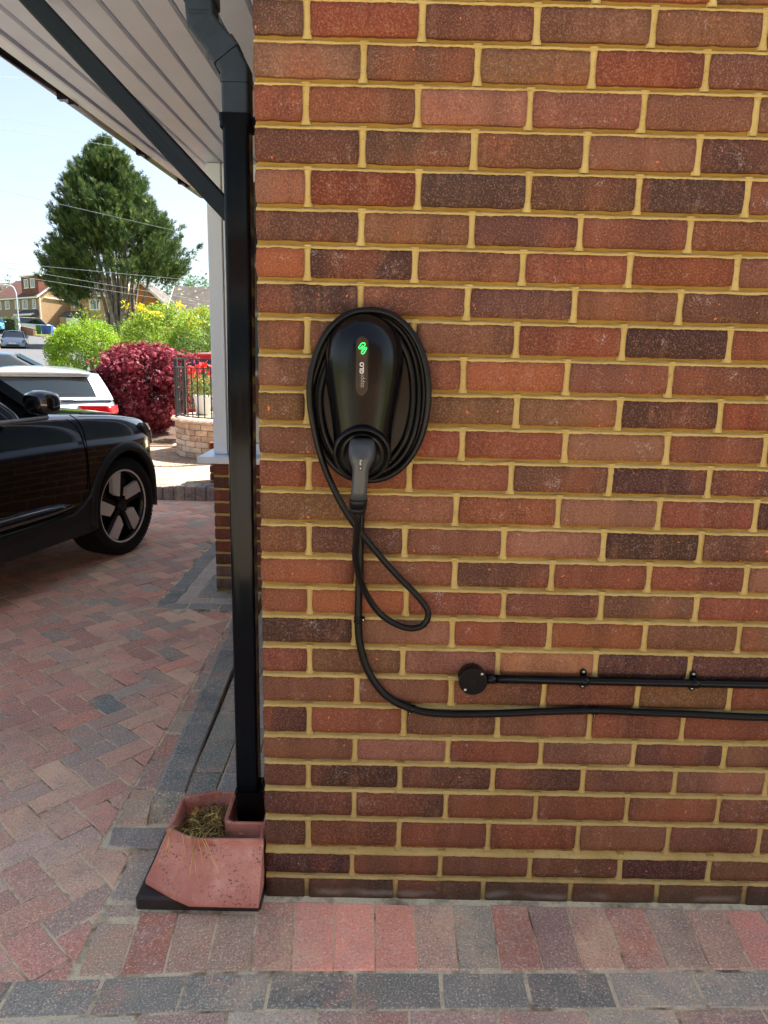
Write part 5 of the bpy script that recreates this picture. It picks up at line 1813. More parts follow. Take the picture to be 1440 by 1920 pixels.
wh = hatch('white hatchback parked nose out, rear window and red tail light above the black bonnet', M['p_white'], (0, 0, 0), -25, 1.0, None, dict(w=0.93, lz=0.125, shoulder=[(-3.25, 0.90), (-3.1, 1.03), (-1.0, 1.03), (-0.3, 1.0), (0.4, 0.86), (0.8, 0.62)], top=[(-3.25, 0.96), (-3.1, 1.06), (-0.6, 1.08), (-0.2, 1.05), (0.4, 0.92), (0.8, 0.66)], glass=(-0.15, -1.05, -2.72, -3.10, 1.05, 1.37), gt=0.72))
fw = Vector((math.sin(R_(-25)), math.cos(R_(-25)), 0))
rear = Vector((-3.78, 6.95, -0.30))
wh.location = rear + fw*3.25
dk = hatch('dark blue car behind the white hatchback with only its roof and windows showing', M['p_blue'], (0, 0, 0), 38, 1.0, None)
fw = Vector((math.sin(R_(38)), math.cos(R_(38)), 0))
dk.location = Vector((-7.4, 12.6, -0.17)) + fw*1.3
sv = hatch('silver hatchback facing us at the kerb beside the grass verge up the street', M['p_silver'], place(-27.8, 54, 1.27), 158, 1.0, None)
rd = hatch('red hatchback with pale roof parked beyond the curved railing and maple', M['p_red'], (-2.55, 15.0, 0.05), 8, 1.0, None, dict(roofmat=M['p_white']))  # white roof paint stands in for sky reflected in the red
rd.location = (-2.50, 15.0, -0.10)
sk = hatch('light blue car at the left edge in front of the dark hedge', M['p_sky'], place(-38.6, 72, 3.0), 150, 1.0, None)
# people carrier / van by the far house
VAN = dict(xf=0.95, xr=-3.95, wb=-3.1, w=0.95, tyre=0.33, arch=0.36, zu=0.2, clad=False, tw=0.215,
           plan=[(-3.95, 0.90), (-3.8, 0.98), (-1.0, 1.0), (0.3, 0.98), (0.7, 0.88), (0.95, 0.6)],
           shoulder=[(-3.95, 1.0), (-3.8, 1.08), (-0.6, 1.08), (0.4, 0.98), (0.95, 0.62)],
           top=[(-3.95, 1.02), (-3.8, 1.12), (-0.5, 1.15), (0.4, 1.06), (0.95, 0.68)],
           bottom=[(-3.95, 0.45), (-3.8, 0.28), (0.7, 0.24), (0.95, 0.36)],
           glass=(-0.1, -0.95, -3.75, -3.88, 1.08, 1.90), gb=0.93, gt=0.84, cp=0.2, spoiler=-0.02)
vn, _ = car('parked_van', 'white people carrier parked on the sloping drive of the far brick house', 'van', M['p_white'], VAN, (-44.3, 96, 3.55), 62, 0.95, 1)
for s_ in (-1, 1):
    car_box(vn, 'tail_light', M['redlamp'], -3.97, -3.90, s_*0.80-0.08, s_*0.80+0.08, 0.95, 1.35)
car_box(vn, 'number_plate', M['plate'], -3.975, -3.95, -0.26, 0.26, 0.62, 0.73)

# ================================================================== PLANTER, RAILING
pl = thing('planter_wall', 'curved low buff block wall with sandstone coping below the black railing', 'planter wall', (-1.45, 7.5, 0.13))
PCX, PCY, PR = -1.45, 7.42, 0.84
b = MB(); b.smooth = True
b.lathe([(PR-0.012, -0.05), (PR-0.012, 0.415)], (PCX, PCY, 0.13), 60, 'z'); b.build('mortar', plain('buff_mortar', srgb(150, 132, 110), 0.95, 0, 0.1, 20, 0.2), pl)
BC = [(132, 116, 100), (118, 101, 85), (146, 132, 118), (107, 91, 78), (127, 107, 92), (152, 142, 130)]
pb_me = []
nb = 28
da = 2*math.pi/nb
for v_ in range(4):
    m_ = MB(); m_.smooth = False
    rs = random.Random(v_+50)
    rings = []
    for k in range(4):
        a = -da/2*0.95 + da*0.95*k/3
        r0 = PR - 0.02; r1 = PR + rs.uniform(-0.003, 0.004)
        h_ = 0.0305
        rings.append([(r0*math.cos(a)-PR, r0*math.sin(a), -h_), (r1*math.cos(a)-PR-0.003, r1*math.sin(a), -h_), (r1*math.cos(a)-PR, r1*math.sin(a), -h_+0.006), (r1*math.cos(a)-PR, r1*math.sin(a), h_-0.006), (r1*math.cos(a)-PR-0.003, r1*math.sin(a), h_), (r0*math.cos(a)-PR, r0*math.sin(a), h_)])
    m_.loft(rings)
    pb_me.append(m_.mesh('block', M['paver']))
for r in range(6):
    for k in range(nb):
        a = da*(k + 0.5*(r % 2))
        if math.sin(a) > 0.55: continue
        o = bpy.data.objects.new('block', random.choice(pb_me)); COL.objects.link(o); o.parent = pl
        o.location = (PCX + PR*math.cos(a) - pl.location.x, PCY + PR*math.sin(a) - pl.location.y, 0.035 + r*0.068)
        o.rotation_euler = (0, 0, a); o.color = srgb(*random.choice(BC))
for k in range(14):
    a0 = 2*math.pi*k/14
    if math.sin(a0+0.2) > 0.7: continue
    m_ = MB(); m_.smooth = False
    rings = []
    for q in range(7):
        a = a0 + 2*math.pi/14*(0.01 + 0.98*q/6)
        rr_ = [(PR-0.22, 0.41), (PR+0.03, 0.41), (PR+0.05, 0.42), (PR+0.052, 0.438), (PR+0.035, 0.452), (PR-0.22, 0.455)]
        rings.append([(PCX + r_*math.cos(a), PCY + r_*math.sin(a), 0.13+z) for r_, z in rr_])
    m_.loft(rings); o = m_.build('coping', M['paver'], pl); o.color = srgb(*random.choice([(138, 114, 95), (131, 109, 92), (145, 123, 102)])); fix_normals(o)
b = MB(); b.lathe([(0, 0.44), (PR-0.2, 0.44)], (PCX, PCY, 0.13), 40, 'z'); o = b.build('landing', M['pavement'], pl)

rl = thing('railing', 'curved black iron railing with scroll panel standing on the planter coping', 'railing', (PCX, PCY, 0.58))
RR = PR - 0.03
M['iron'] = plain('black_iron', (0.008, 0.008, 0.009, 1), 0.4)
def rpt(a, z, r=RR): return (PCX + r*math.cos(a), PCY + r*math.sin(a), z)
A_0, A_1 = R_(168), R_(372)
for (z, hw_, hh_) in ((1.275, 0.022, 0.007), (1.175, 0.012, 0.006), (0.615, 0.012, 0.006)):
    b = MB(); b.tube([rpt(A_0 + (A_1-A_0)*k/50, z) for k in range(51)], 0.02, rect=(hw_, hh_), up=(0, 0, 1)); b.build('rail', M['iron'], rl)
for a_ in (168, 194, 282, 372):
    a = R_(a_); x, y, _ = rpt(a, 0)
    b = MB(); b.rbox(x-0.02, x+0.02, y-0.02, y+0.02, 0.58, 1.27, 0.003); b.build('post', M['iron'], rl)
nbar = 31
for k in range(1, nbar):
    a_ = 168 + 204*k/nbar
    if abs(a_-194) < 2 or abs(a_-282) < 2: continue
    if 172 < a_ < 190: continue
    a = R_(a_)
    b = MB(); b.tube([rpt(a, 0.615), rpt(a, 1.175)], 0.0075, n=6); b.build('bar', M['iron'], rl)
b = MB()
for s_ in (-1, 1):
    for zc, rr_ in ((0.80, 0.05), (0.95, 0.045), (1.08, 0.05)):
        b.tube([rpt(R_(181) + s_*0.035 + 0.06*math.cos(q)*rr_/0.05*(1-q/14), zc + rr_*math.sin(q)*(1-q/14)) for q in np.linspace(0, 9.5, 26)], 0.006, n=5)
b.build('scroll', M['iron'], rl)
b = MB(); b.tube([rpt(R_(181), 0.62), rpt(R_(181), 1.17)], 0.006, n=5); b.build('bar', M['iron'], rl)

# white pot with plant standing on the coping
pt = thing('plant_pot', 'white plant pot with a leafy green plant behind the railing bars', 'plant pot', (-2.02, 7.62, 0.585))
b = MB(); b.smooth = True
b.lathe([(0.0, 0), (0.085, 0), (0.112, 0.21), (0.120, 0.215), (0.120, 0.235), (0.106, 0.235), (0.10, 0.2), (0, 0.2)], (-2.02, 7.62, 0.585), 24, 'z')
o = b.build('pot', M['white'], pt); fix_normals(o)

# ================================================================== FOLIAGE
def leaf_mesh(name, C, Nn, size, mat, parent, seeds, shape='leaf', aspect=0.5, col=None, droop=0.0, dirw=0.6, dirn=1.0, **kw):
    """C: Nx3 centres, Nn: Nx3 outward directions. builds simple bent leaf faces"""
    n = len(C)
    C = np.asarray(C, float); Nn = np.asarray(Nn, float)
    r = np.random.default_rng(seeds)
    d1 = r.normal(size=(n, 3))*dirn + Nn*dirw
    d1[:, 2] -= droop
    d1 /= np.linalg.norm(d1, axis=1, keepdims=True)
    up_ = Nn*0.8 + r.normal(size=(n, 3))*0.55 + np.array([0, 0, 0.5])
    d2 = np.cross(d1, up_); d2 /= np.linalg.norm(d2, axis=1, keepdims=True) + 1e-9
    d3 = np.cross(d2, d1)
    s = (size*(0.6 + 0.8*r.random(n)))[:, None]
    if shape == 'leaf':
        tpl = [(0, 0, 0), (0.45, -aspect/2, 0.08), (1.0, 0, -0.05), (0.45, aspect/2, 0.08)]
        fc = [(0, 1, 2), (0, 2, 3)]
    elif shape == 'palm':
        tpl = [(0, 0, 0)]; fc = []
        for a in (-80, -42, 0, 42, 80):
            Ls = 1.0 - abs(a)/80*0.35
            ca, sa = math.cos(math.radians(a)), math.sin(math.radians(a))
            i0 = len(tpl)
            tpl += [(0.42*ca*Ls + 0.13*sa, 0.42*sa*Ls - 0.13*ca, 0.05), (Ls*ca, Ls*sa, -0.12), (0.42*ca*Ls - 0.13*sa, 0.42*sa*Ls + 0.13*ca, 0.05)]
            fc.append((0, i0, i0+1, i0+2))
    elif shape == 'frond':
        tpl = [(0, 0, 0)]; fc = []
        tpl = [(0, 0.05, 0), (0, -0.05, 0), (1.0, 0, 0.05), (0.25, 0.02, 0), (0.62, 0.30, 0.04), (0.45, 0.02, 0), (0.25, -0.02, 0), (0.62, -0.30, 0.04), (0.45, -0.02, 0), (0.5, 0.02, 0), (0.85, 0.20, 0.05), (0.66, 0.01, 0), (0.5, -0.02, 0), (0.85, -0.20, 0.05), (0.66, -0.01, 0)]
        fc = [(0, 1, 2), (3, 4, 5), (6, 7, 8), (9, 10, 11), (12, 13, 14)]
    tpl = np.array(tpl); k = len(tpl)
    V = C[:, None, :] + s[:, None, :]*(tpl[None, :, 0:1]*d1[:, None, :] + tpl[None, :, 1:2]*d2[:, None, :] + tpl[None, :, 2:3]*d3[:, None, :])
    V = V.reshape(-1, 3)
    loops = []; starts = []; totals = []
    base = (np.arange(n)*k)
    fl = []
    for f in fc:
        fl.append((base[:, None] + np.array(f)[None, :]))
    loops = np.concatenate([x.ravel() for x in fl])
    totals = np.concatenate([np.full(n, len(f)) for f in fc])
    starts = np.concatenate([[0], np.cumsum(totals)[:-1]])
    off = worldloc(parent) if parent is not None else Vector((0, 0, 0))
    V = V - np.array(off)[None, :]
    me = bpy.data.meshes.new(name)
    me.vertices.add(len(V)); me.vertices.foreach_set('co', V.astype(np.float32).ravel())
    me.loops.add(len(loops)); me.loops.foreach_set('vertex_index', loops.astype(np.int32))
    me.polygons.add(len(totals)); me.polygons.foreach_set('loop_start', starts.astype(np.int32)); me.polygons.foreach_set('loop_total', totals.astype(np.int32))
    me.update(calc_edges=True)
    me.materials.append(mat)
    a = me.color_attributes.new('col', 'FLOAT_COLOR', 'POINT')
    cc = r.random((n, 4)); cc[:, 3] = 1
    if col is not None: cc[:, 0] = col
    a.data.foreach_set('color', np.repeat(cc, k, axis=0).astype(np.float32).ravel())
    o_ = bpy.data.objects.new(name, me); COL.objects.link(o_)
    if parent is not None: o_.parent = parent
    tag(o_, **kw)
    return o_


def blob_points(n, c, rad, seed, amp=0.25, freq=1.6, shell=0.55, flat=0.0, clumps=0, clump_r=0.2):
    r = np.random.default_rng(seed)
    d = r.normal(size=(n, 3)); d /= np.linalg.norm(d, axis=1, keepdims=True)
    rr_ = (shell + (1-shell)*r.random(n)**0.6)
    pts = []; nr = []
    if clumps:
        cd_ = r.normal(size=(clumps, 3)); cd_ /= np.linalg.norm(cd_, axis=1, keepdims=True)
    for i in range(n):
        dd = Vector(d[i])
        if clumps:
            j = i % clumps
            dd = Vector(cd_[j]) + Vector(d[i])*clump_r*(0.4+r.random())
            dd.normalize()
        q = 1 + amp*mnoise.noise(dd*freq + Vector((seed*3.1, 0, 0))) + amp*0.5*mnoise.noise(dd*freq*3 + Vector((seed*1.7, 5, 0)))
        if clumps:
            q += 0.08*mnoise.noise(Vector(cd_[j])*9)
        z = dd.z
        p = Vector((dd.x*rad[0], dd.y*rad[1], z*rad[2]))*q*rr_[i]
        pts.append((c[0]+p.x, c[1]+p.y, c[2]+p.z)); nr.append(tuple(dd))
    return np.array(pts), np.array(nr)


M['lf_hedge'] = m_leaf('hedge_leaf', (0.14, 0.27, 0.012, 1), (0.27, 0.42, 0.02, 1), (0.45, 0.58, 0.04, 1), 1.2, 0.45)
M['lf_yel'] = m_leaf('shrub_leaf', (0.17, 0.28, 0.03, 1), (0.32, 0.45, 0.05, 1), (0.5, 0.56, 0.10, 1), 0.9, 0.45)
M['lf_flower'] = m_leaf('yellow_blossom', (0.75, 0.62, 0.02, 1), (0.85, 0.75, 0.03, 1), (0.7, 0.6, 0.02, 1), 1, 0.3)
M['lf_dark'] = m_leaf('garden_leaf', (0.05, 0.10, 0.02, 1), (0.09, 0.15, 0.03, 1), (0.16, 0.22, 0.05, 1), 1, 0.35)
M['lf_maple'] = m_leaf('maple_leaf', (0.14, 0.010, 0.022, 1), (0.30, 0.032, 0.055, 1), (0.62, 0.17, 0.20, 1), 2.5, 0.32, 0.62, 0.62)
M['lf_con'] = m_leaf('cypress_spray', (0.038, 0.078, 0.026, 1), (0.075, 0.125, 0.036, 1), (0.24, 0.29, 0.08, 1), 0.35, 0.25, 0.6)
M['lf_pot'] = m_leaf('pot_leaf', (0.09, 0.15, 0.03, 1), (0.20, 0.28, 0.06, 1), (0.5, 0.42, 0.12, 1), 8, 0.35)
M['bark'] = plain('bark', (0.22, 0.185, 0.15, 1), 0.9, 0, 0.2, 4, 0.4, 0.8, 0.03)


def shrub(name, label, cat, c, rad, n, size, mat, seed, shape='leaf', aspect=0.5, stems=7, base=None, **k):
    bz = base if base is not None else c[2]-rad[2]
    t_ = thing(name, label, cat, (c[0], c[1], bz))
    am = k.pop('amp', 0.25); fq = k.pop('freq', 1.6); sh = k.pop('shell', 0.5); cl = k.pop('clumps', 0); cr_ = k.pop('clump_r', 0.2)
    P_, N_ = blob_points(n, c, rad, seed, am, fq, sh, clumps=cl, clump_r=cr_)
    ok = P_[:, 2] > bz + 0.02
    leaf_mesh('foliage', P_[ok], N_[ok], size, mat, t_, seed, shape, aspect, **k)
    rs = random.Random(seed)
    b_ = MB(); b_.smooth = True
    for q in range(stems):
        a = rs.uniform(0, 6.28); e = Vector((c[0]+rad[0]*0.6*math.cos(a), c[1]+rad[1]*0.6*math.sin(a), c[2]+rad[2]*rs.uniform(0, 0.5)))
        s0 = Vector((c[0]+rs.uniform(-.06, .06)*rad[0]*2, c[1]+rs.uniform(-.06, .06)*rad[1]*2, bz))
        mid = s0.lerp(e, 0.45) + Vector((0, 0, rad[2]*0.2))
        b_.tube([s0, mid, e], [rad[0]*0.025, rad[0]*0.018, rad[0]*0.006], n=5)
    b_.build('stems', M['bark'], t_)
    return t_


# green hedge ball, yellow-flowering shrub, low infill shrubs
shrub('hedge', 'bright green rounded privet hedge left of the red maple', 'hedge', (-7.72, 18.0, 1.28), (1.0, 0.9, 0.86), 19000, 0.055, M['lf_hedge'], 21, aspect=0.55, amp=0.16, shell=0.72, clumps=420, clump_r=0.13, base=0.4, droop=0.3)
shrub('hedge_shoot', 'tall green shoots sticking up above the rounded privet hedge', 'shrub', (-8.6, 20.5, 1.9), (0.5, 0.4, 0.75), 700, 0.07, M['lf_hedge'], 22, amp=0.3, shell=0.2, base=0.7)
yb = shrub('flowering_shrub', 'large yellow flowering shrub beyond the maple, left of the white post', 'shrub', (-6.9, 22.3, 1.75), (1.35, 1.1, 1.15), 11000, 0.085, M['lf_yel'], 23, amp=0.32, shell=0.6, clumps=260, clump_r=0.16, base=0.7)
P_, N_ = blob_points(900, (-7.0, 22.1, 2.15), (1.25, 1.0, 0.92), 24, 0.3, 2.0, 0.92, clumps=34, clump_r=0.10)
ok = (P_[:, 2] > 2.35)
leaf_mesh('blossom', P_[ok], N_[ok], 0.09, M['lf_flower'], yb, 25, 'leaf', 0.6, droop=1.2)
yb2 = shrub('flowering_shrub', 'green shrub with yellow blossom next to the white window post', 'shrub', (-5.2, 21.0, 1.65), (1.15, 1.0, 1.05), 9000, 0.080, M['lf_yel'], 26, amp=0.28, shell=0.6, clumps=220, clump_r=0.16, base=0.6)
P_, N_ = blob_points(500, (-5.5, 20.9, 1.75), (0.95, 0.9, 0.98), 27, 0.3, 2.0, 0.92, clumps=18, clump_r=0.12)
ok = (P_[:, 2] > 2.2)
leaf_mesh('blossom', P_[ok], N_[ok], 0.085, M['lf_flower'], yb2, 28, 'leaf', 0.6, droop=1.2)
shrub('shrub', 'dull green shrub filling the gap between privet hedge and yellow shrub', 'shrub', (-8.4, 25.0, 1.45), (1.2, 0.9, 0.95), 6000, 0.09, M['lf_yel'], 29, amp=0.3, shell=0.6, clumps=160, clump_r=0.16, base=0.8)
shrub('shrub', 'dark green shrub at the foot of the big conifer trunk', 'shrub', (-14.7, 42.0, 2.1), (1.5, 1.2, 0.9), 2500, 0.16, M['lf_dark'], 30, amp=0.3, shell=0.6, base=1.1)
shrub('shrub', 'low dark green shrub behind the red car roof', 'shrub', (-4.6, 18.6, 1.15), (0.9, 0.8, 0.75), 4500, 0.065, M['lf_dark'], 33, amp=0.3, shell=0.6, clumps=140, clump_r=0.16, base=0.2)
# red maple
mp = shrub('maple_tree', 'dark red Japanese maple bush beside the curved railing', 'maple', (-3.36, 9.35, 0.80), (0.73, 0.70, 0.68), 19000, 0.045, M['lf_maple'], 31, 'palm', amp=0.18, freq=2.2, shell=0.66, clumps=300, clump_r=0.17, base=0.12, droop=0.7, stems=9)
P_, N_ = blob_points(1700, (-3.12, 9.1, 1.10), (0.80, 0.5, 0.36), 32, 0.3, 2.5, 0.5, clumps=46, clump_r=0.2)
leaf_mesh('foliage', P_, N_, 0.055, M['lf_maple'], mp, 34, 'palm', droop=0.5)
P_, N_ = blob_points(220, (-2.45, 8.75, 0.25), (0.16, 0.12, 0.12), 35, 0.3, 2.5, 0.2)
leaf_mesh('foliage', P_, N_, 0.06, M['lf_maple'], mp, 36, 'palm', droop=0.5)
# potted plant
P_, N_ = blob_points(700, (-2.02, 7.62, 0.93), (0.20, 0.17, 0.15), 37, 0.35, 2.5, 0.3)
leaf_mesh('foliage', P_, N_, 0.035, M['lf_pot'], pt, 38, 'leaf', 0.5)
# red flowering plant by the railing
fp = thing('flowering_plant', 'plant with bright red flowers behind the black railing in front of the red car', 'plant', (-2.32, 8.7, 0.15))
P_, N_ = blob_points(900, (-2.22, 8.75, 0.75), (0.26, 0.2, 0.45), 39, 0.4, 2.5, 0.3)
leaf_mesh('foliage', P_, N_, 0.05, M['lf_dark'], fp, 40, 'leaf', 0.5)
M['lf_red'] = m_leaf('red_petal', (0.75, 0.03, 0.03, 1), (0.85, 0.06, 0.05, 1), (0.8, 0.1, 0.08, 1), 8, 0.3)
P_, N_ = blob_points(420, (-2.22, 8.65, 1.08), (0.26, 0.16, 0.12), 41, 0.4, 2.5, 0.5, clumps=14, clump_r=0.12)
leaf_mesh('blossom', P_, N_, 0.05, M['lf_red'], fp, 42, 'leaf', 0.8)

# --- big multi-stemmed conifer
ct = thing('conifer_tree', 'huge bushy multi-stemmed conifer standing against the sky behind the hedges', 'tree', (-21.4, 60, 1.6))
TB = Vector((-21.6, 60.0, 1.6))
hw_tab = [(3.2, 1.6), (4.3, 2.2), (5.6, 4.6), (7.0, 5.9), (8.3, 6.2), (10.0, 5.7), (12.0, 5.0), (14.0, 4.0), (15.6, 2.7), (16.8, 1.4), (17.9, 0.3)]
stems_top = []
rs = random.Random(4)
nst = 22
for i in range(nst):
    a = 2*math.pi*i/nst + rs.uniform(-.2, .2)
    rad = rs.uniform(0.25, 1.0)
    base = TB + Vector((math.cos(a)*rad*1.25, math.sin(a)*rad*1.0, 0))
    kk = rs.uniform(0.75, 1.0)
    top = TB + Vector((math.cos(a)*rad*4.4*kk, math.sin(a)*rad*3.6*kk, rs.uniform(9.5, 14.5) - rad*3))
    mid = base.lerp(top, 0.4) + Vector((math.cos(a)*-0.5, math.sin(a)*-0.5, 1.0))*0.5
    b = MB(); b.smooth = True
    b.tube(spline([base, base.lerp(mid, 0.5)+Vector((rs.uniform(-.2, .2), 0, 0)), mid, top], 4), [0.26*(1-0.075*q) for q in range(13)], n=7)
    b.build('trunk', M['bark'], ct)
r = np.random.default_rng(77)
Cs, Ns = [], []
nb_ = 2100
TBn = np.array(TB)
for i in range(nb_):
    # a branch tip somewhere on or within the crown outline
    z = 3.3 + 14.4*r.random()**0.9
    hwv = np.interp(z, [q[0] for q in hw_tab], [q[1] for q in hw_tab])
    a = r.random()*2*math.pi
    f = 0.35 + 0.65*r.random()**0.45 + (0.10*r.random() if r.random() < 0.15 else 0)
    if f > 0.45 and mnoise.noise((math.cos(a)*hwv*0.42, math.sin(a)*hwv*0.42, z*0.62)) < -0.16: continue
    bump_ = 0.96 + 0.22*mnoise.noise((math.cos(a)*1.6, math.sin(a)*1.6, z*0.42)) + 0.10*mnoise.noise((math.cos(a)*4, math.sin(a)*4, z*1.3+9))
    xo = -0.45 if z < 12 else -0.7
    tip = np.array([xo + math.cos(a)*hwv*f*bump_, math.sin(a)*hwv*f*bump_*0.9, z + 0.6*mnoise.noise((a*3, z, 2))])
    if z < 7.3 and abs(tip[0]) < 3.2: continue
    if z < 8.0 and abs(tip[0]) < 1.8: continue
    if z < 7.6 and tip[0] > 1.2: continue
    if z < 5.2 and tip[0] > -3.5: continue
    outd = np.array([math.cos(a), math.sin(a), 0.35 + 0.05*z]); outd /= np.linalg.norm(outd)
    Lb = 1.3 + 0.8*r.random()
    m = 38
    tt = r.random(m)
    spread = (0.34*(1-tt*0.85))[:, None]
    pts_ = tip[None, :] - outd[None, :]*Lb*(1-tt)[:, None] + r.normal(size=(m, 3))*spread*np.array([1, 1, 0.55])
    Cs.append(pts_ + np.array([TB.x, TB.y, 0])); Ns.append(np.repeat(outd[None, :], m, 0) + r.normal(size=(m, 3))*0.25)
Cs = np.concatenate(Cs); Ns = np.concatenate(Ns); Ns /= np.linalg.norm(Ns, axis=1, keepdims=True)
ol = len(Cs)
leaf_mesh('crown', Cs, Ns, 0.50, M['lf_con'], ct, 78, 'frond', droop=-0.5, dirw=1.3, dirn=0.6)

# distant trees
def far_tree(label, x, y, z, h, w_, seed, mat, n=1500):
    t_ = thing('tree', label, 'tree', (x, y, z))
    P_, N_ = blob_points(n, (x, y, z+h*0.6), (w_, w_, h*0.42), seed, 0.35, 2.0, 0.6, clumps=50, clump_r=0.3)
    leaf_mesh('crown', P_, N_, h*0.05, mat, t_, seed, 'leaf', 0.6)
    b_ = MB(); b_.smooth = True; b_.tube([(x, y, z), (x, y, z+h*0.5)], [h*0.03, h*0.02], n=7); b_.build('trunk', M['bark'], t_)
M['lf_far'] = m_leaf('distant_leaf', (0.14, 0.24, 0.16, 1), (0.18, 0.28, 0.18, 1), (0.24, 0.34, 0.2, 1), 0.1, 0.3)
far_tree('hazy distant tree between the orange gable and the grey roof', -46, 160, 6.5, 13, 4.5, 51, M['lf_far'])
far_tree('paler hazy distant tree nearest the grey roof slope', -41, 165, 6.5, 12, 4.0, 52, M['lf_far'])
far_tree('small tree at the far left edge behind the brick semi', -66, 128, 6, 8, 3, 53, M['lf_far'], 500)
# clipped dark hedge at left edge
dh = thing('hedge', 'dark clipped hedge at the far left edge before the brick house', 'hedge', (-44.5, 84, 3.2))
r = np.random.default_rng(91)
P_ = np.stack([-47.5 + 5.0*r.random(2600), 84 + 1.2*r.random(2600), 2.9 + 2.0*r.random(2600)], 1)
N_ = r.normal(size=(2600, 3)); N_ /= np.linalg.norm(N_, axis=1, keepdims=True)
leaf_mesh('foliage', P_, N_, 0.16, M['lf_dark'], dh, 92, 'leaf', 0.6)
b = MB(); b.box(-47.3, -42.7, 84.15, 85.05, 2.6, 4.7); b.build('branches', plain('hedge_core', (0.02, 0.035, 0.012, 1), 0.95), dh)

# ================================================================== FAR HOUSES
M['tan'] = m_wallbrick('tan_brick', srgb(192, 150, 104), srgb(168, 128, 88), srgb(196, 174, 142), 1.0, False, msize=0.012)
M['brownb'] = m_wallbrick('brown_brick', srgb(166, 138, 118), srgb(150, 120, 104), srgb(176, 158, 140), 1.0, False, msize=0.012)  # tan and brown bricks paled, distance haze put into their colour
M['orangeb'] = m_wallbrick('orange_brick', srgb(206, 128, 66), srgb(180, 104, 54), srgb(196, 150, 100), 1.0, False, msize=0.012)
def m_tiles(name, c1, c2, sc_=1.0, lichen=0.0):
    t = NT(name, 0.9, 0, 0.15)
    p = t.objvec(False)
    w_ = t.n('ShaderNodeTexWave', wave_type='BANDS', bands_direction='Z'); t.l(p, w_.inputs[0]); w_.inputs['Scale'].default_value = 2.2*sc_
    c = t.mix(t.ramp(t.noise(p, 1.4, 4), 0.35, 0.65), c1, c2)
    c = t.mix(t.ramp(w_.outputs['Fac'], 0.0, 0.3, 0.5, 0.0), c, tuple(x*0.5 for x in c1[:3]) + (1,))
    if lichen: c = t.mix(t.ramp(t.noise(p, 2.6, 3, 0.6), 0.60, 0.70, 0, lichen), c, srgb(196, 188, 160))
    t.col(c); return t.m
M['rooft'] = m_tiles('brown_roof_tiles', srgb(104, 78, 72), srgb(122, 88, 78))
M['rooftg'] = m_tiles('grey_roof_tiles', srgb(104, 98, 92), srgb(88, 80, 76), 1.0, 0.8)
M['dormer'] = m_tiles('hung_tiles', srgb(138, 92, 80), srgb(124, 80, 72), 2.0)
M['hglass'] = plain('house_glass', (0.10, 0.14, 0.15, 1), 0.1, 0, 0.7)
M['curtain'] = plain('curtain', srgb(214, 216, 212), 0.9)
M['wht'] = plain('white_paintwork', srgb(235, 235, 230), 0.5)
M['slate'] = plain('dark_slate', srgb(70, 66, 74), 0.7)


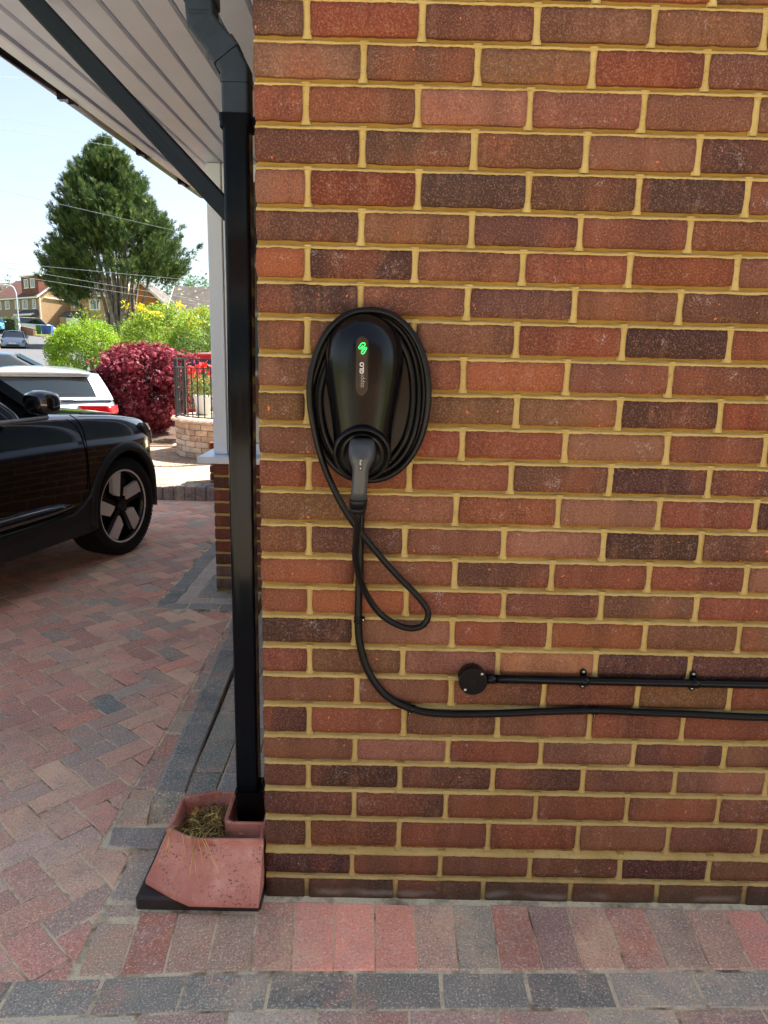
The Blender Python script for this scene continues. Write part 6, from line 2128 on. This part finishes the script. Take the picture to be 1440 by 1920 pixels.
class House:
    def __init__(s, label, loc, rot, L, D, eave, ridge, wall, roof, rmat=None, over=0.35):
        s.r = thing('house', label, 'house', loc, rot)
        s.L, s.D, s.e, s.g = L, D, eave, ridge
        b = MB(); b.add([(0, 0, -2.5), (L, 0, -2.5), (L, D, -2.5), (0, D, -2.5), (0, 0, eave), (L, 0, eave), (L, D, eave), (0, D, eave), (0, D/2, ridge), (L, D/2, ridge)],
                        [(0, 1, 5, 4), (2, 3, 7, 6), (1, 2, 6, 9, 5), (3, 0, 4, 8, 7)])
        b.build('wall', wall, s.r, loc=(0, 0, 0))
        th_ = 0.16; sl = (ridge-eave)/(D/2)
        for sg in (0, 1):
            b = MB()
            ya, yb = (-over, D/2) if sg == 0 else (D+over, D/2)
            za = eave - over*sl
            b.add([(-over*0.6, ya, za), (L+over*0.6, ya, za), (L+over*0.6, yb, ridge), (-over*0.6, yb, ridge), (-over*0.6, ya, za+th_), (L+over*0.6, ya, za+th_), (L+over*0.6, yb, ridge+th_), (-over*0.6, yb, ridge+th_)],
                  [(0, 1, 2, 3), (7, 6, 5, 4), (0, 4, 5, 1), (1, 5, 6, 2), (2, 6, 7, 3), (3, 7, 4, 0)])
            b.build('roof', roof, s.r, loc=(0, 0, 0))
            b = MB(); b.box(-over*0.5, L+over*0.5, (ya-0.04) if sg == 0 else ya, ya if sg == 0 else ya+0.04, za-0.12, za+0.1); b.build('gutter', M['wht'], s.r, loc=(0, 0, 0))
        for x in (-over*0.6-0.05, L+over*0.6):
            for sg in (0, 1):
                ya, yb = (-over, D/2) if sg == 0 else (D+over, D/2)
                za = eave - over*sl
                b = MB(); b.add([(x, ya, za-0.12), (x+0.05, ya, za-0.12), (x+0.05, yb, ridge-0.12), (x, yb, ridge-0.12), (x, ya, za+0.17), (x+0.05, ya, za+0.17), (x+0.05, yb, ridge+0.17), (x, yb, ridge+0.17)],
                                [(0, 1, 2, 3), (7, 6, 5, 4), (0, 4, 5, 1), (1, 5, 6, 2), (2, 6, 7, 3), (3, 7, 4, 0)]); b.build('bargeboard', M['wht'], s.r, loc=(0, 0, 0))

    def window(s, face, u, z, w_, h, lights=2, off=0.0, curtains=True):
        """face: 'f' front (y=0), 'l' left gable (x=0), 'r' right gable (x=L)"""
        def tf(a, d, zz):
            if face == 'f': return (a, -d-off, zz)
            if face == 'l': return (-d, a, zz)
            return (s.L+d, a, zz)
        def bx(b, a0, a1, d0, d1, z0, z1):
            p = [tf(a, d, zz) for zz in (z0, z1) for d in (d0, d1) for a in (a0, a1)]
            b.add(p, [(0, 1, 3, 2), (4, 6, 7, 5), (0, 4, 5, 1), (2, 3, 7, 6), (0, 2, 6, 4), (1, 5, 7, 3)])
        b = MB(); fw_ = 0.09
        bx(b, u-w_/2, u+w_/2, 0.0, 0.07, z+h-fw_, z+h); bx(b, u-w_/2, u+w_/2, 0.0, 0.07, z, z+fw_)
        for k in range(lights+1):
            x = u-w_/2 + (w_-fw_)*k/lights
            bx(b, x, x+fw_, 0.0, 0.065, z+fw_, z+h-fw_)
        bx(b, u-w_/2-0.06, u+w_/2+0.06, 0.0, 0.12, z-0.06, z-0.001)
        f = b.build('window', M['wht'], s.r, loc=(0, 0, 0))
        for k in range(lights):
            x0 = u-w_/2 + (w_-fw_)*k/lights + fw_; x1 = u-w_/2 + (w_-fw_)*(k+1)/lights
            b = MB(); bx(b, x0, x1, 0.01, 0.03, z+fw_, z+h-fw_); b.build('pane', M['hglass'], f, loc=(0, 0, 0))
        if curtains:
            b = MB(); bx(b, u-w_/2+fw_, u-w_/2+fw_+w_*0.13, 0.0301, 0.033, z+fw_, z+h-fw_); bx(b, u+w_/2-fw_-w_*0.13, u+w_/2-fw_, 0.0301, 0.033, z+fw_, z+h-fw_); b.build('curtain', M['curtain'], f, loc=(0, 0, 0), kind='stuff')
        return f

    def box(s, name, mat, x0, x1, y0, y1, z0, z1):
        b = MB(); b.box(x0, x1, y0, y1, z0, z1); return b.build(name, mat, s.r, loc=(0, 0, 0))

    def chimney(s, x, y, w_=0.9, h=1.4, mat=None):
        z = s.g - 0.4
        o_ = s.box('chimney', mat or M['brownb'], x-w_/2, x+w_/2, y-0.3, y+0.3, z, s.g+h)
        b = MB(); b.smooth = True
        b.lathe([(0.11, 0), (0.10, 0.35)], (x-w_*0.2, y, s.g+h), 10, 'z'); b.build('chimney_pot', M['orangeb'], o_, loc=(0, 0, 0))
        b = MB(); b.smooth = True
        b.lathe([(0.11, 0), (0.10, 0.35)], (x+w_*0.2, y, s.g+h), 10, 'z'); b.build('chimney_pot', M['orangeb'], o_, loc=(0, 0, 0))
        return o_


# semi-detached pair at the top left: nearest corner at (-53, 112)
# local x runs along the front wall towards that corner
rotA = R_(-38)
LA, DA = 15.0, 8.2
cA = Vector((-52.7, 112.0, 0)); dA = Vector((math.cos(rotA), math.sin(rotA), 0))
oA = cA - dA*LA
hA = House('brown brick semi-detached house with a tile-hung dormer and side wall coloured tan as if sunlit, top left', (oA.x, oA.y, 4.3), rotA, LA, DA, 5.1, 8.1, M['brownb'], M['rooft'])
# flank wall skin: lighter tan brick puts the sunlit side into the colour
b = MB(); b.add([(LA+0.02, 0, -2.5), (LA+0.02, DA, -2.5), (LA+0.02, DA, 5.05), (LA+0.02, DA/2, 8.0), (LA+0.02, 0, 5.05)], [(0, 1, 2, 3, 4)]); b.build('sunlit_tan_skin', M['tan'], hA.r, loc=(0, 0, 0))
for u in (2.0, 4.9, 8.2):
    hA.window('f', u, 3.3, 1.5, 1.3, 3)
hA.window('f', 10.7, 3.2, 1.7, 1.4, 3); hA.window('f', 13.6, 3.2, 1.0, 1.4, 2)
hA.window('f', 2.4, 0.5, 2.2, 1.5, 3); hA.window('f', 7.0, 0.5, 2.0, 1.6, 3); hA.window('f', 10.6, 0.3, 2.0, 1.7, 3)
hA.box('door', M['curtain'], 12.6, 13.6, -0.06, -0.01, -0.2, 1.9)
b = MB(); b.add([(9.4, -1.3, 2.35), (14.9, -1.3, 2.35), (14.6, 0, 3.0), (9.7, 0, 3.0), (9.4, -1.3, 2.2), (14.9, -1.3, 2.2), (14.9, 0, 2.2), (9.4, 0, 2.2)], [(0, 1, 2, 3), (4, 7, 6, 5), (0, 4, 5, 1), (1, 5, 6, 2), (0, 3, 7, 4)]); b.build('porch_roof', M['slate'], hA.r, loc=(0, 0, 0))
hA.box('porch_beam', M['wht'], 9.35, 14.95, -1.34, -1.301, 2.1, 2.38)
# dormer
dm = MB(); dm.box(9.3, 14.6, 0.35, DA/2, 5.2, 8.05); dmo = dm.build('dormer', M['dormer'], hA.r, loc=(0, 0, 0))
hA.box('dormer_roof', M['wht'], 9.1, 14.8, 0.15, DA/2+0.2, 8.06, 8.25)
for u in (10.9, 12.9):
    hA.window('f', u, 6.35, 1.35, 1.35, 2, off=-0.35)
hA.window('r', 6.8, 3.0, 0.9, 1.2, 1); hA.window('r', 5.2, 0.3, 0.75, 1.1, 1)
hA.box('soil_pipe', M['wht'], LA+0.05, LA+0.2, DA*0.62, DA*0.62+0.14, -0.5, 6.6)
b = MB(); b.tube([(LA+0.12, 0.9, 4.9), (LA+0.12, DA*0.62, 4.6)], 0.07, n=6); b.build('waste_pipe', M['wht'], hA.r, loc=(0, 0, 0))
b = MB(); b.tube([(LA+0.12, 0.12, 0), (LA+0.12, 0.12, 5.0)], 0.06, n=6); b.build('drainpipe', M['wht'], hA.r, loc=(0, 0, 0))
hA.chimney(13.2, DA/2+0.2, 1.0, 1.3)
b = MB(); b.tube([(12.4, DA/2, 8.0), (12.4, DA/2, 12.3)], 0.035, n=5)
b.tube([(11.0, DA/2, 12.2), (13.0, DA/2, 12.3)], 0.025, n=4)
for k in range(6): b.tube([(11.1+0.3*k, DA/2-0.2, 12.22), (11.1+0.3*k, DA/2+0.2, 12.22)], 0.012, n=4)
b.build('aerial', M['steel'], hA.r, loc=(0, 0, 0))

# tan house partly behind the conifer
rotB = R_(-14)
hB = House('tan brick house with white windows half hidden behind the conifer trunk', (-48.4, 113.5, 4.6), rotB, 8.6, 7.5, 5.2, 7.8, M['tan'], M['rooftg'])
hB.window('f', 1.0, 3.2, 1.1, 1.3, 2); hB.window('f', 4.2, 2.9, 1.9, 1.5, 3); hB.window('f', 7.3, 2.9, 1.2, 1.5, 2)
hB.window('f', 4.4, 0.1, 2.2, 1.3, 3)
b = MB(); b.add([(-1.2, -1.6, 1.9), (2.6, -1.6, 1.9), (2.3, 0, 2.7), (-0.9, 0, 2.7), (-1.2, -1.6, 1.75), (2.6, -1.6, 1.75), (2.6, 0, 1.75), (-1.2, 0, 1.75)], [(0, 1, 2, 3), (4, 7, 6, 5), (0, 4, 5, 1), (1, 5, 6, 2), (0, 3, 7, 4)]); b.build('porch_roof', M['slate'], hB.r, loc=(0, 0, 0))
hB.box('garage_door', M['wht'], 0.0, 2.3, -1.4, -1.3, -0.4, 1.6)
hB.box('porch_side', M['tan'], -1.1, -0.05, -1.45, -0.01, -2.0, 1.74)
hB.window('l', 5.2, 3.0, 1.0, 1.2, 2)
# orange gable
rotC = R_(-78)
hC = House('orange brick gable end catching full sun behind the yellow shrub', (-20.2, 71.0, 1.4), R_(96), 10.0, 6.4, 3.6, 6.5, M['orangeb'], M['rooftg'])
hC.window('l', 5.2, 0.9, 1.0, 1.2, 2)
# grey-roofed bungalow at the right edge
hD = House('bungalow with a lichen-spotted grey tiled roof next to the white post', (-17.9, 60.5, 0.9), R_(4), 12.0, 8.0, 3.3, 6.05, M['brownb'], M['rooftg'])
hD.chimney(4.2, 4.2, 0.75, 0.75, M['orangeb'])
b = MB(); b.add([(3.6, -1.8, 2.9), (9.6, -1.8, 2.9), (9.6, 4.0, 2.9), (3.6, 4.0, 2.9), (6.6, -1.8, 5.2), (6.6, 4.0, 5.2)], [(0, 4, 5, 3), (4, 1, 2, 5), (0, 1, 4)]); b.build('porch_roof', M['rooftg'], hD.r, loc=(0, 0, 0))
b = MB(); b.tube([(3.5, -1.9, 2.85), (6.6, -1.9, 5.25)], 0.05, rect=(0.04, 0.12)); b.tube([(9.7, -1.9, 2.85), (6.6, -1.9, 5.25)], 0.05, rect=(0.04, 0.12)); b.build('bargeboard', M['wht'], hD.r, loc=(0, 0, 0))
hD.box('wall', M['brownb'], 3.8, 9.4, -1.6, -0.01, -1, 2.89)
hD.window('f', 2.2, 1.3, 1.3, 1.3, 2); hD.window('f', 5.6, 1.3, 1.8, 1.3, 3, off=1.6)
hE = House('brown brick house at the far left edge with only a roof corner visible', (-78, 131, 5.0), R_(-20), 12.0, 8.0, 4.8, 7.6, M['brownb'], M['rooft'])

# ================================================================== STREET
def ribbon(name, cen, wid, mat, lift):
    b_ = MB(); rows = []
    for i, (x, y) in enumerate(cen):
        x0, y0 = cen[max(0, i-1)]; x1, y1 = cen[min(len(cen)-1, i+1)]
        d_ = Vector((x1-x0, y1-y0)).normalized(); n_ = Vector((-d_.y, d_.x))
        rows.append([(x+n_.x*wid*q, y+n_.y*wid*q, th(y+n_.y*wid*q)+lift) for q in (-0.5, -0.17, 0.17, 0.5)])
    b_.loft(rows, cap=False, closed=False)
    return b_.build(name, mat, kind='structure')
road_c = [(p.x, p.y) for p in spline([(60, 12.0, 0), (10, 14.0, 0), (-4, 15.5, 0), (-8.6, 20.0, 0), (-13.2, 29.0, 0), (-19.0, 41, 0), (-25.6, 55, 0), (-33, 68, 0), (-43, 77, 0), (-60, 84, 0), (-100, 92, 0)], 6)]
ribbon('pavement', road_c, 10.6, M['pavement'], 0.03)
ribbon('road', road_c, 6.6, M['asphalt'], 0.07)
b = MB()
for k in range(len(road_c)-1):
    for s_ in (-1, 1):
        x0, y0 = road_c[k]; x1, y1 = road_c[k+1]
        d_ = Vector((x1-x0, y1-y0)).normalized(); n_ = Vector((-d_.y, d_.x))*3.35*s_
        b.tube([(x0+n_.x, y0+n_.y, th(y0+n_.y)+0.09), (x1+n_.x, y1+n_.y, th(y1+n_.y)+0.09)], 0.05, rect=(0.07, 0.06))
o = b.build('kerb', M['pavement'], kind='structure')

# street lamp
lp = thing('street_lamp', 'tall pale grey street lamp post with a curved arm beside the low brick wall', 'street lamp', (-39.1, 78, 2.7))
b = MB(); b.smooth = True
b.tube([(-39.15, 78, 2.6), (-39.17, 78, 4.0)], [0.11, 0.10], n=10); b.build('base', M['steel'], lp)
M['lampgrey'] = plain('lamp_post_grey', srgb(196, 202, 208), 0.5)
b = MB(); b.smooth = True
b.tube(spline([(-39.17, 78, 4.0), (-39.18, 78, 6.6), (-39.25, 78, 7.35), (-39.55, 78, 7.85), (-40.3, 78, 8.0)], 5), 0.065, n=8); b.build('post', M['lampgrey'], lp)
b = MB(); b.rbox(-40.95, -40.25, 77.87, 78.13, 7.93, 8.07, 0.03); b.build('lamp_head', M['lampgrey'], lp)

# low brick wall, bins
lw = thing('garden_wall', 'low red brick garden wall running along the pavement behind the lamp post', 'wall', (-42, 85, 3))
ww = [(-46.2, 88.0), (-43.0, 86.0), (-39.9, 82.6)]
for (a_, c_) in zip(ww[:-1], ww[1:]):
    b = MB(); rows = [[(a_[0], a_[1], th(a_[1])-0.3), (a_[0]+0.15, a_[1]+0.15, th(a_[1])-0.3), (a_[0]+0.15, a_[1]+0.15, th(a_[1])+0.95), (a_[0], a_[1], th(a_[1])+0.95)],
                      [(c_[0], c_[1], th(c_[1])-0.3), (c_[0]+0.15, c_[1]+0.15, th(c_[1])-0.3), (c_[0]+0.15, c_[1]+0.15, th(c_[1])+0.75), (c_[0], c_[1], th(c_[1])+0.75)]]
    b.loft(rows); b.build('wall', m_wallbrick('garden_brick', srgb(152, 96, 82), srgb(132, 84, 76), srgb(170, 150, 130), 1.0, False), lw)
def bin_(label, x, y, c):
    z = th(y)
    t_ = thing('wheelie_bin', label, 'bin', (x, y, z))
    m_ = plain('bin_plastic', c, 0.5)
    b_ = MB(); b_.loft([[(x-0.24, y-0.28, z+0.05), (x+0.24, y-0.28, z+0.05), (x+0.24, y+0.28, z+0.05), (x-0.24, y+0.28, z+0.05)], [(x-0.3, y-0.35, z+1.0), (x+0.3, y-0.35, z+1.0), (x+0.3, y+0.35, z+1.0), (x-0.3, y+0.35, z+1.0)]]); b_.build('body', m_, t_)
    b_ = MB(); b_.rbox(x-0.32, x+0.32, y-0.38, y+0.40, z+1.002, z+1.08, 0.02); b_.build('lid', m_, t_)
bin_('green wheelie bin on the drive next to the blue bin', -40.7, 86.0, srgb(40, 110, 70))
bin_('blue wheelie bin between the green bin and the hedge', -39.9, 85.6, srgb(40, 80, 170))
bin_('second blue wheelie bin, nearest the white people carrier', -39.2, 85.4, srgb(46, 88, 176))

# telegraph wires
M['wire'] = plain('wire', srgb(120, 128, 136), 0.7)
WD = [((-12.85, 25, 10.28), (-14.5, 30, 11.95), 'highest overhead wire crossing the sky beside the canopy edge'),
      ((-12.95, 25, 9.03), (-11.17, 30, 9.84), 'upper of two close overhead wires above the conifer'),
      ((-12.98, 25, 8.68), (-12.16, 30, 9.66), 'lower of two close overhead wires above the conifer'),
      ((-13.16, 25, 6.71), (-7.17, 30, 6.04), 'overhead wire passing in front of the middle of the conifer'),
      ((-13.38, 25, 4.33), (-8.2, 30, 4.37), 'top wire of the low group crossing the conifer trunk'),
      ((-13.40, 25, 4.18), (-8.6, 30, 3.69), 'middle wire of the low group crossing the conifer trunk'),
      ((-13.42, 25, 3.95), (-9.28, 30, 3.57), 'lowest wire of the low group crossing the conifer trunk')]
for i_, (a_, c_, lab) in enumerate(WD):
    A_ = Vector(a_); B_ = Vector(c_); d_ = (B_-A_)
    P0_ = A_ - d_*2.0; P1_ = B_ + d_*3.0
    pts_ = []
    for k in range(31):
        q = k/30; p = P0_.lerp(P1_, q); p.z += 0.0
        pts_.append(p)
    b = MB(); b.tube(pts_, 0.0055, n=5)
    o = b.build('overhead_wire', M['wire']); tag(o, lab, 'overhead wire', 'overhead wires')

# ================================================================== BEHIND THE CAMERA
M['render'] = plain('pale_render', srgb(226, 216, 200), 0.9, 0, 0.2, 2, 0.05)
M['concrete'] = plain('pale_concrete', srgb(222, 208, 182), 0.9, 0, 0.2, 3, 0.1)
b = MB(); b.box(-9, 9, -9.0, -3.2, -0.3, -0.002); b.build('added_bounce_drive', M['concrete'], kind='structure')  # pale concrete added out of view to bounce sun onto the shaded wall
nh = thing('house', 'unseen dark brick neighbouring house added for reflections across the side drive', 'house', (-3.0, -9.0, 0))  # unseen house, added and shaped for bounce and dark reflections
b = MB(); b.box(-3.4, 9.0, -17.0, -9.0, -0.2, 4.7); b.build('wall', M['house_brick'], nh)
b = MB(); b.add([(-3.7, -17.4, 4.7), (9.4, -17.4, 4.7), (9.4, -8.6, 4.7), (-3.7, -8.6, 4.7), (-3.7, -13, 6.8), (9.4, -13, 6.8)], [(3, 2, 1, 0), (0, 1, 5, 4), (2, 3, 4, 5), (1, 2, 5), (3, 0, 4)]); b.build('roof', M['tile'], nh)
for (x, z) in ((-2.2, 3.1), (1.5, 3.1), (-2.2, 0.9), (5.2, 3.1)):
    b = MB(); b.box(x-0.75, x+0.75, -8.99, -8.93, z, z+0.08); b.box(x-0.75, x+0.75, -8.99, -8.93, z+1.22, z+1.3); b.box(x-0.75, x-0.67, -8.99, -8.93, z+0.081, z+1.219); b.box(x+0.67, x+0.75, -8.99, -8.93, z+0.081, z+1.219)
    f = b.build('window', M['wht'], nh)
    b = MB(); b.box(x-0.66, x+0.66, -8.985, -8.96, z+0.081, z+1.219); b.build('pane', M['hglass'], f)
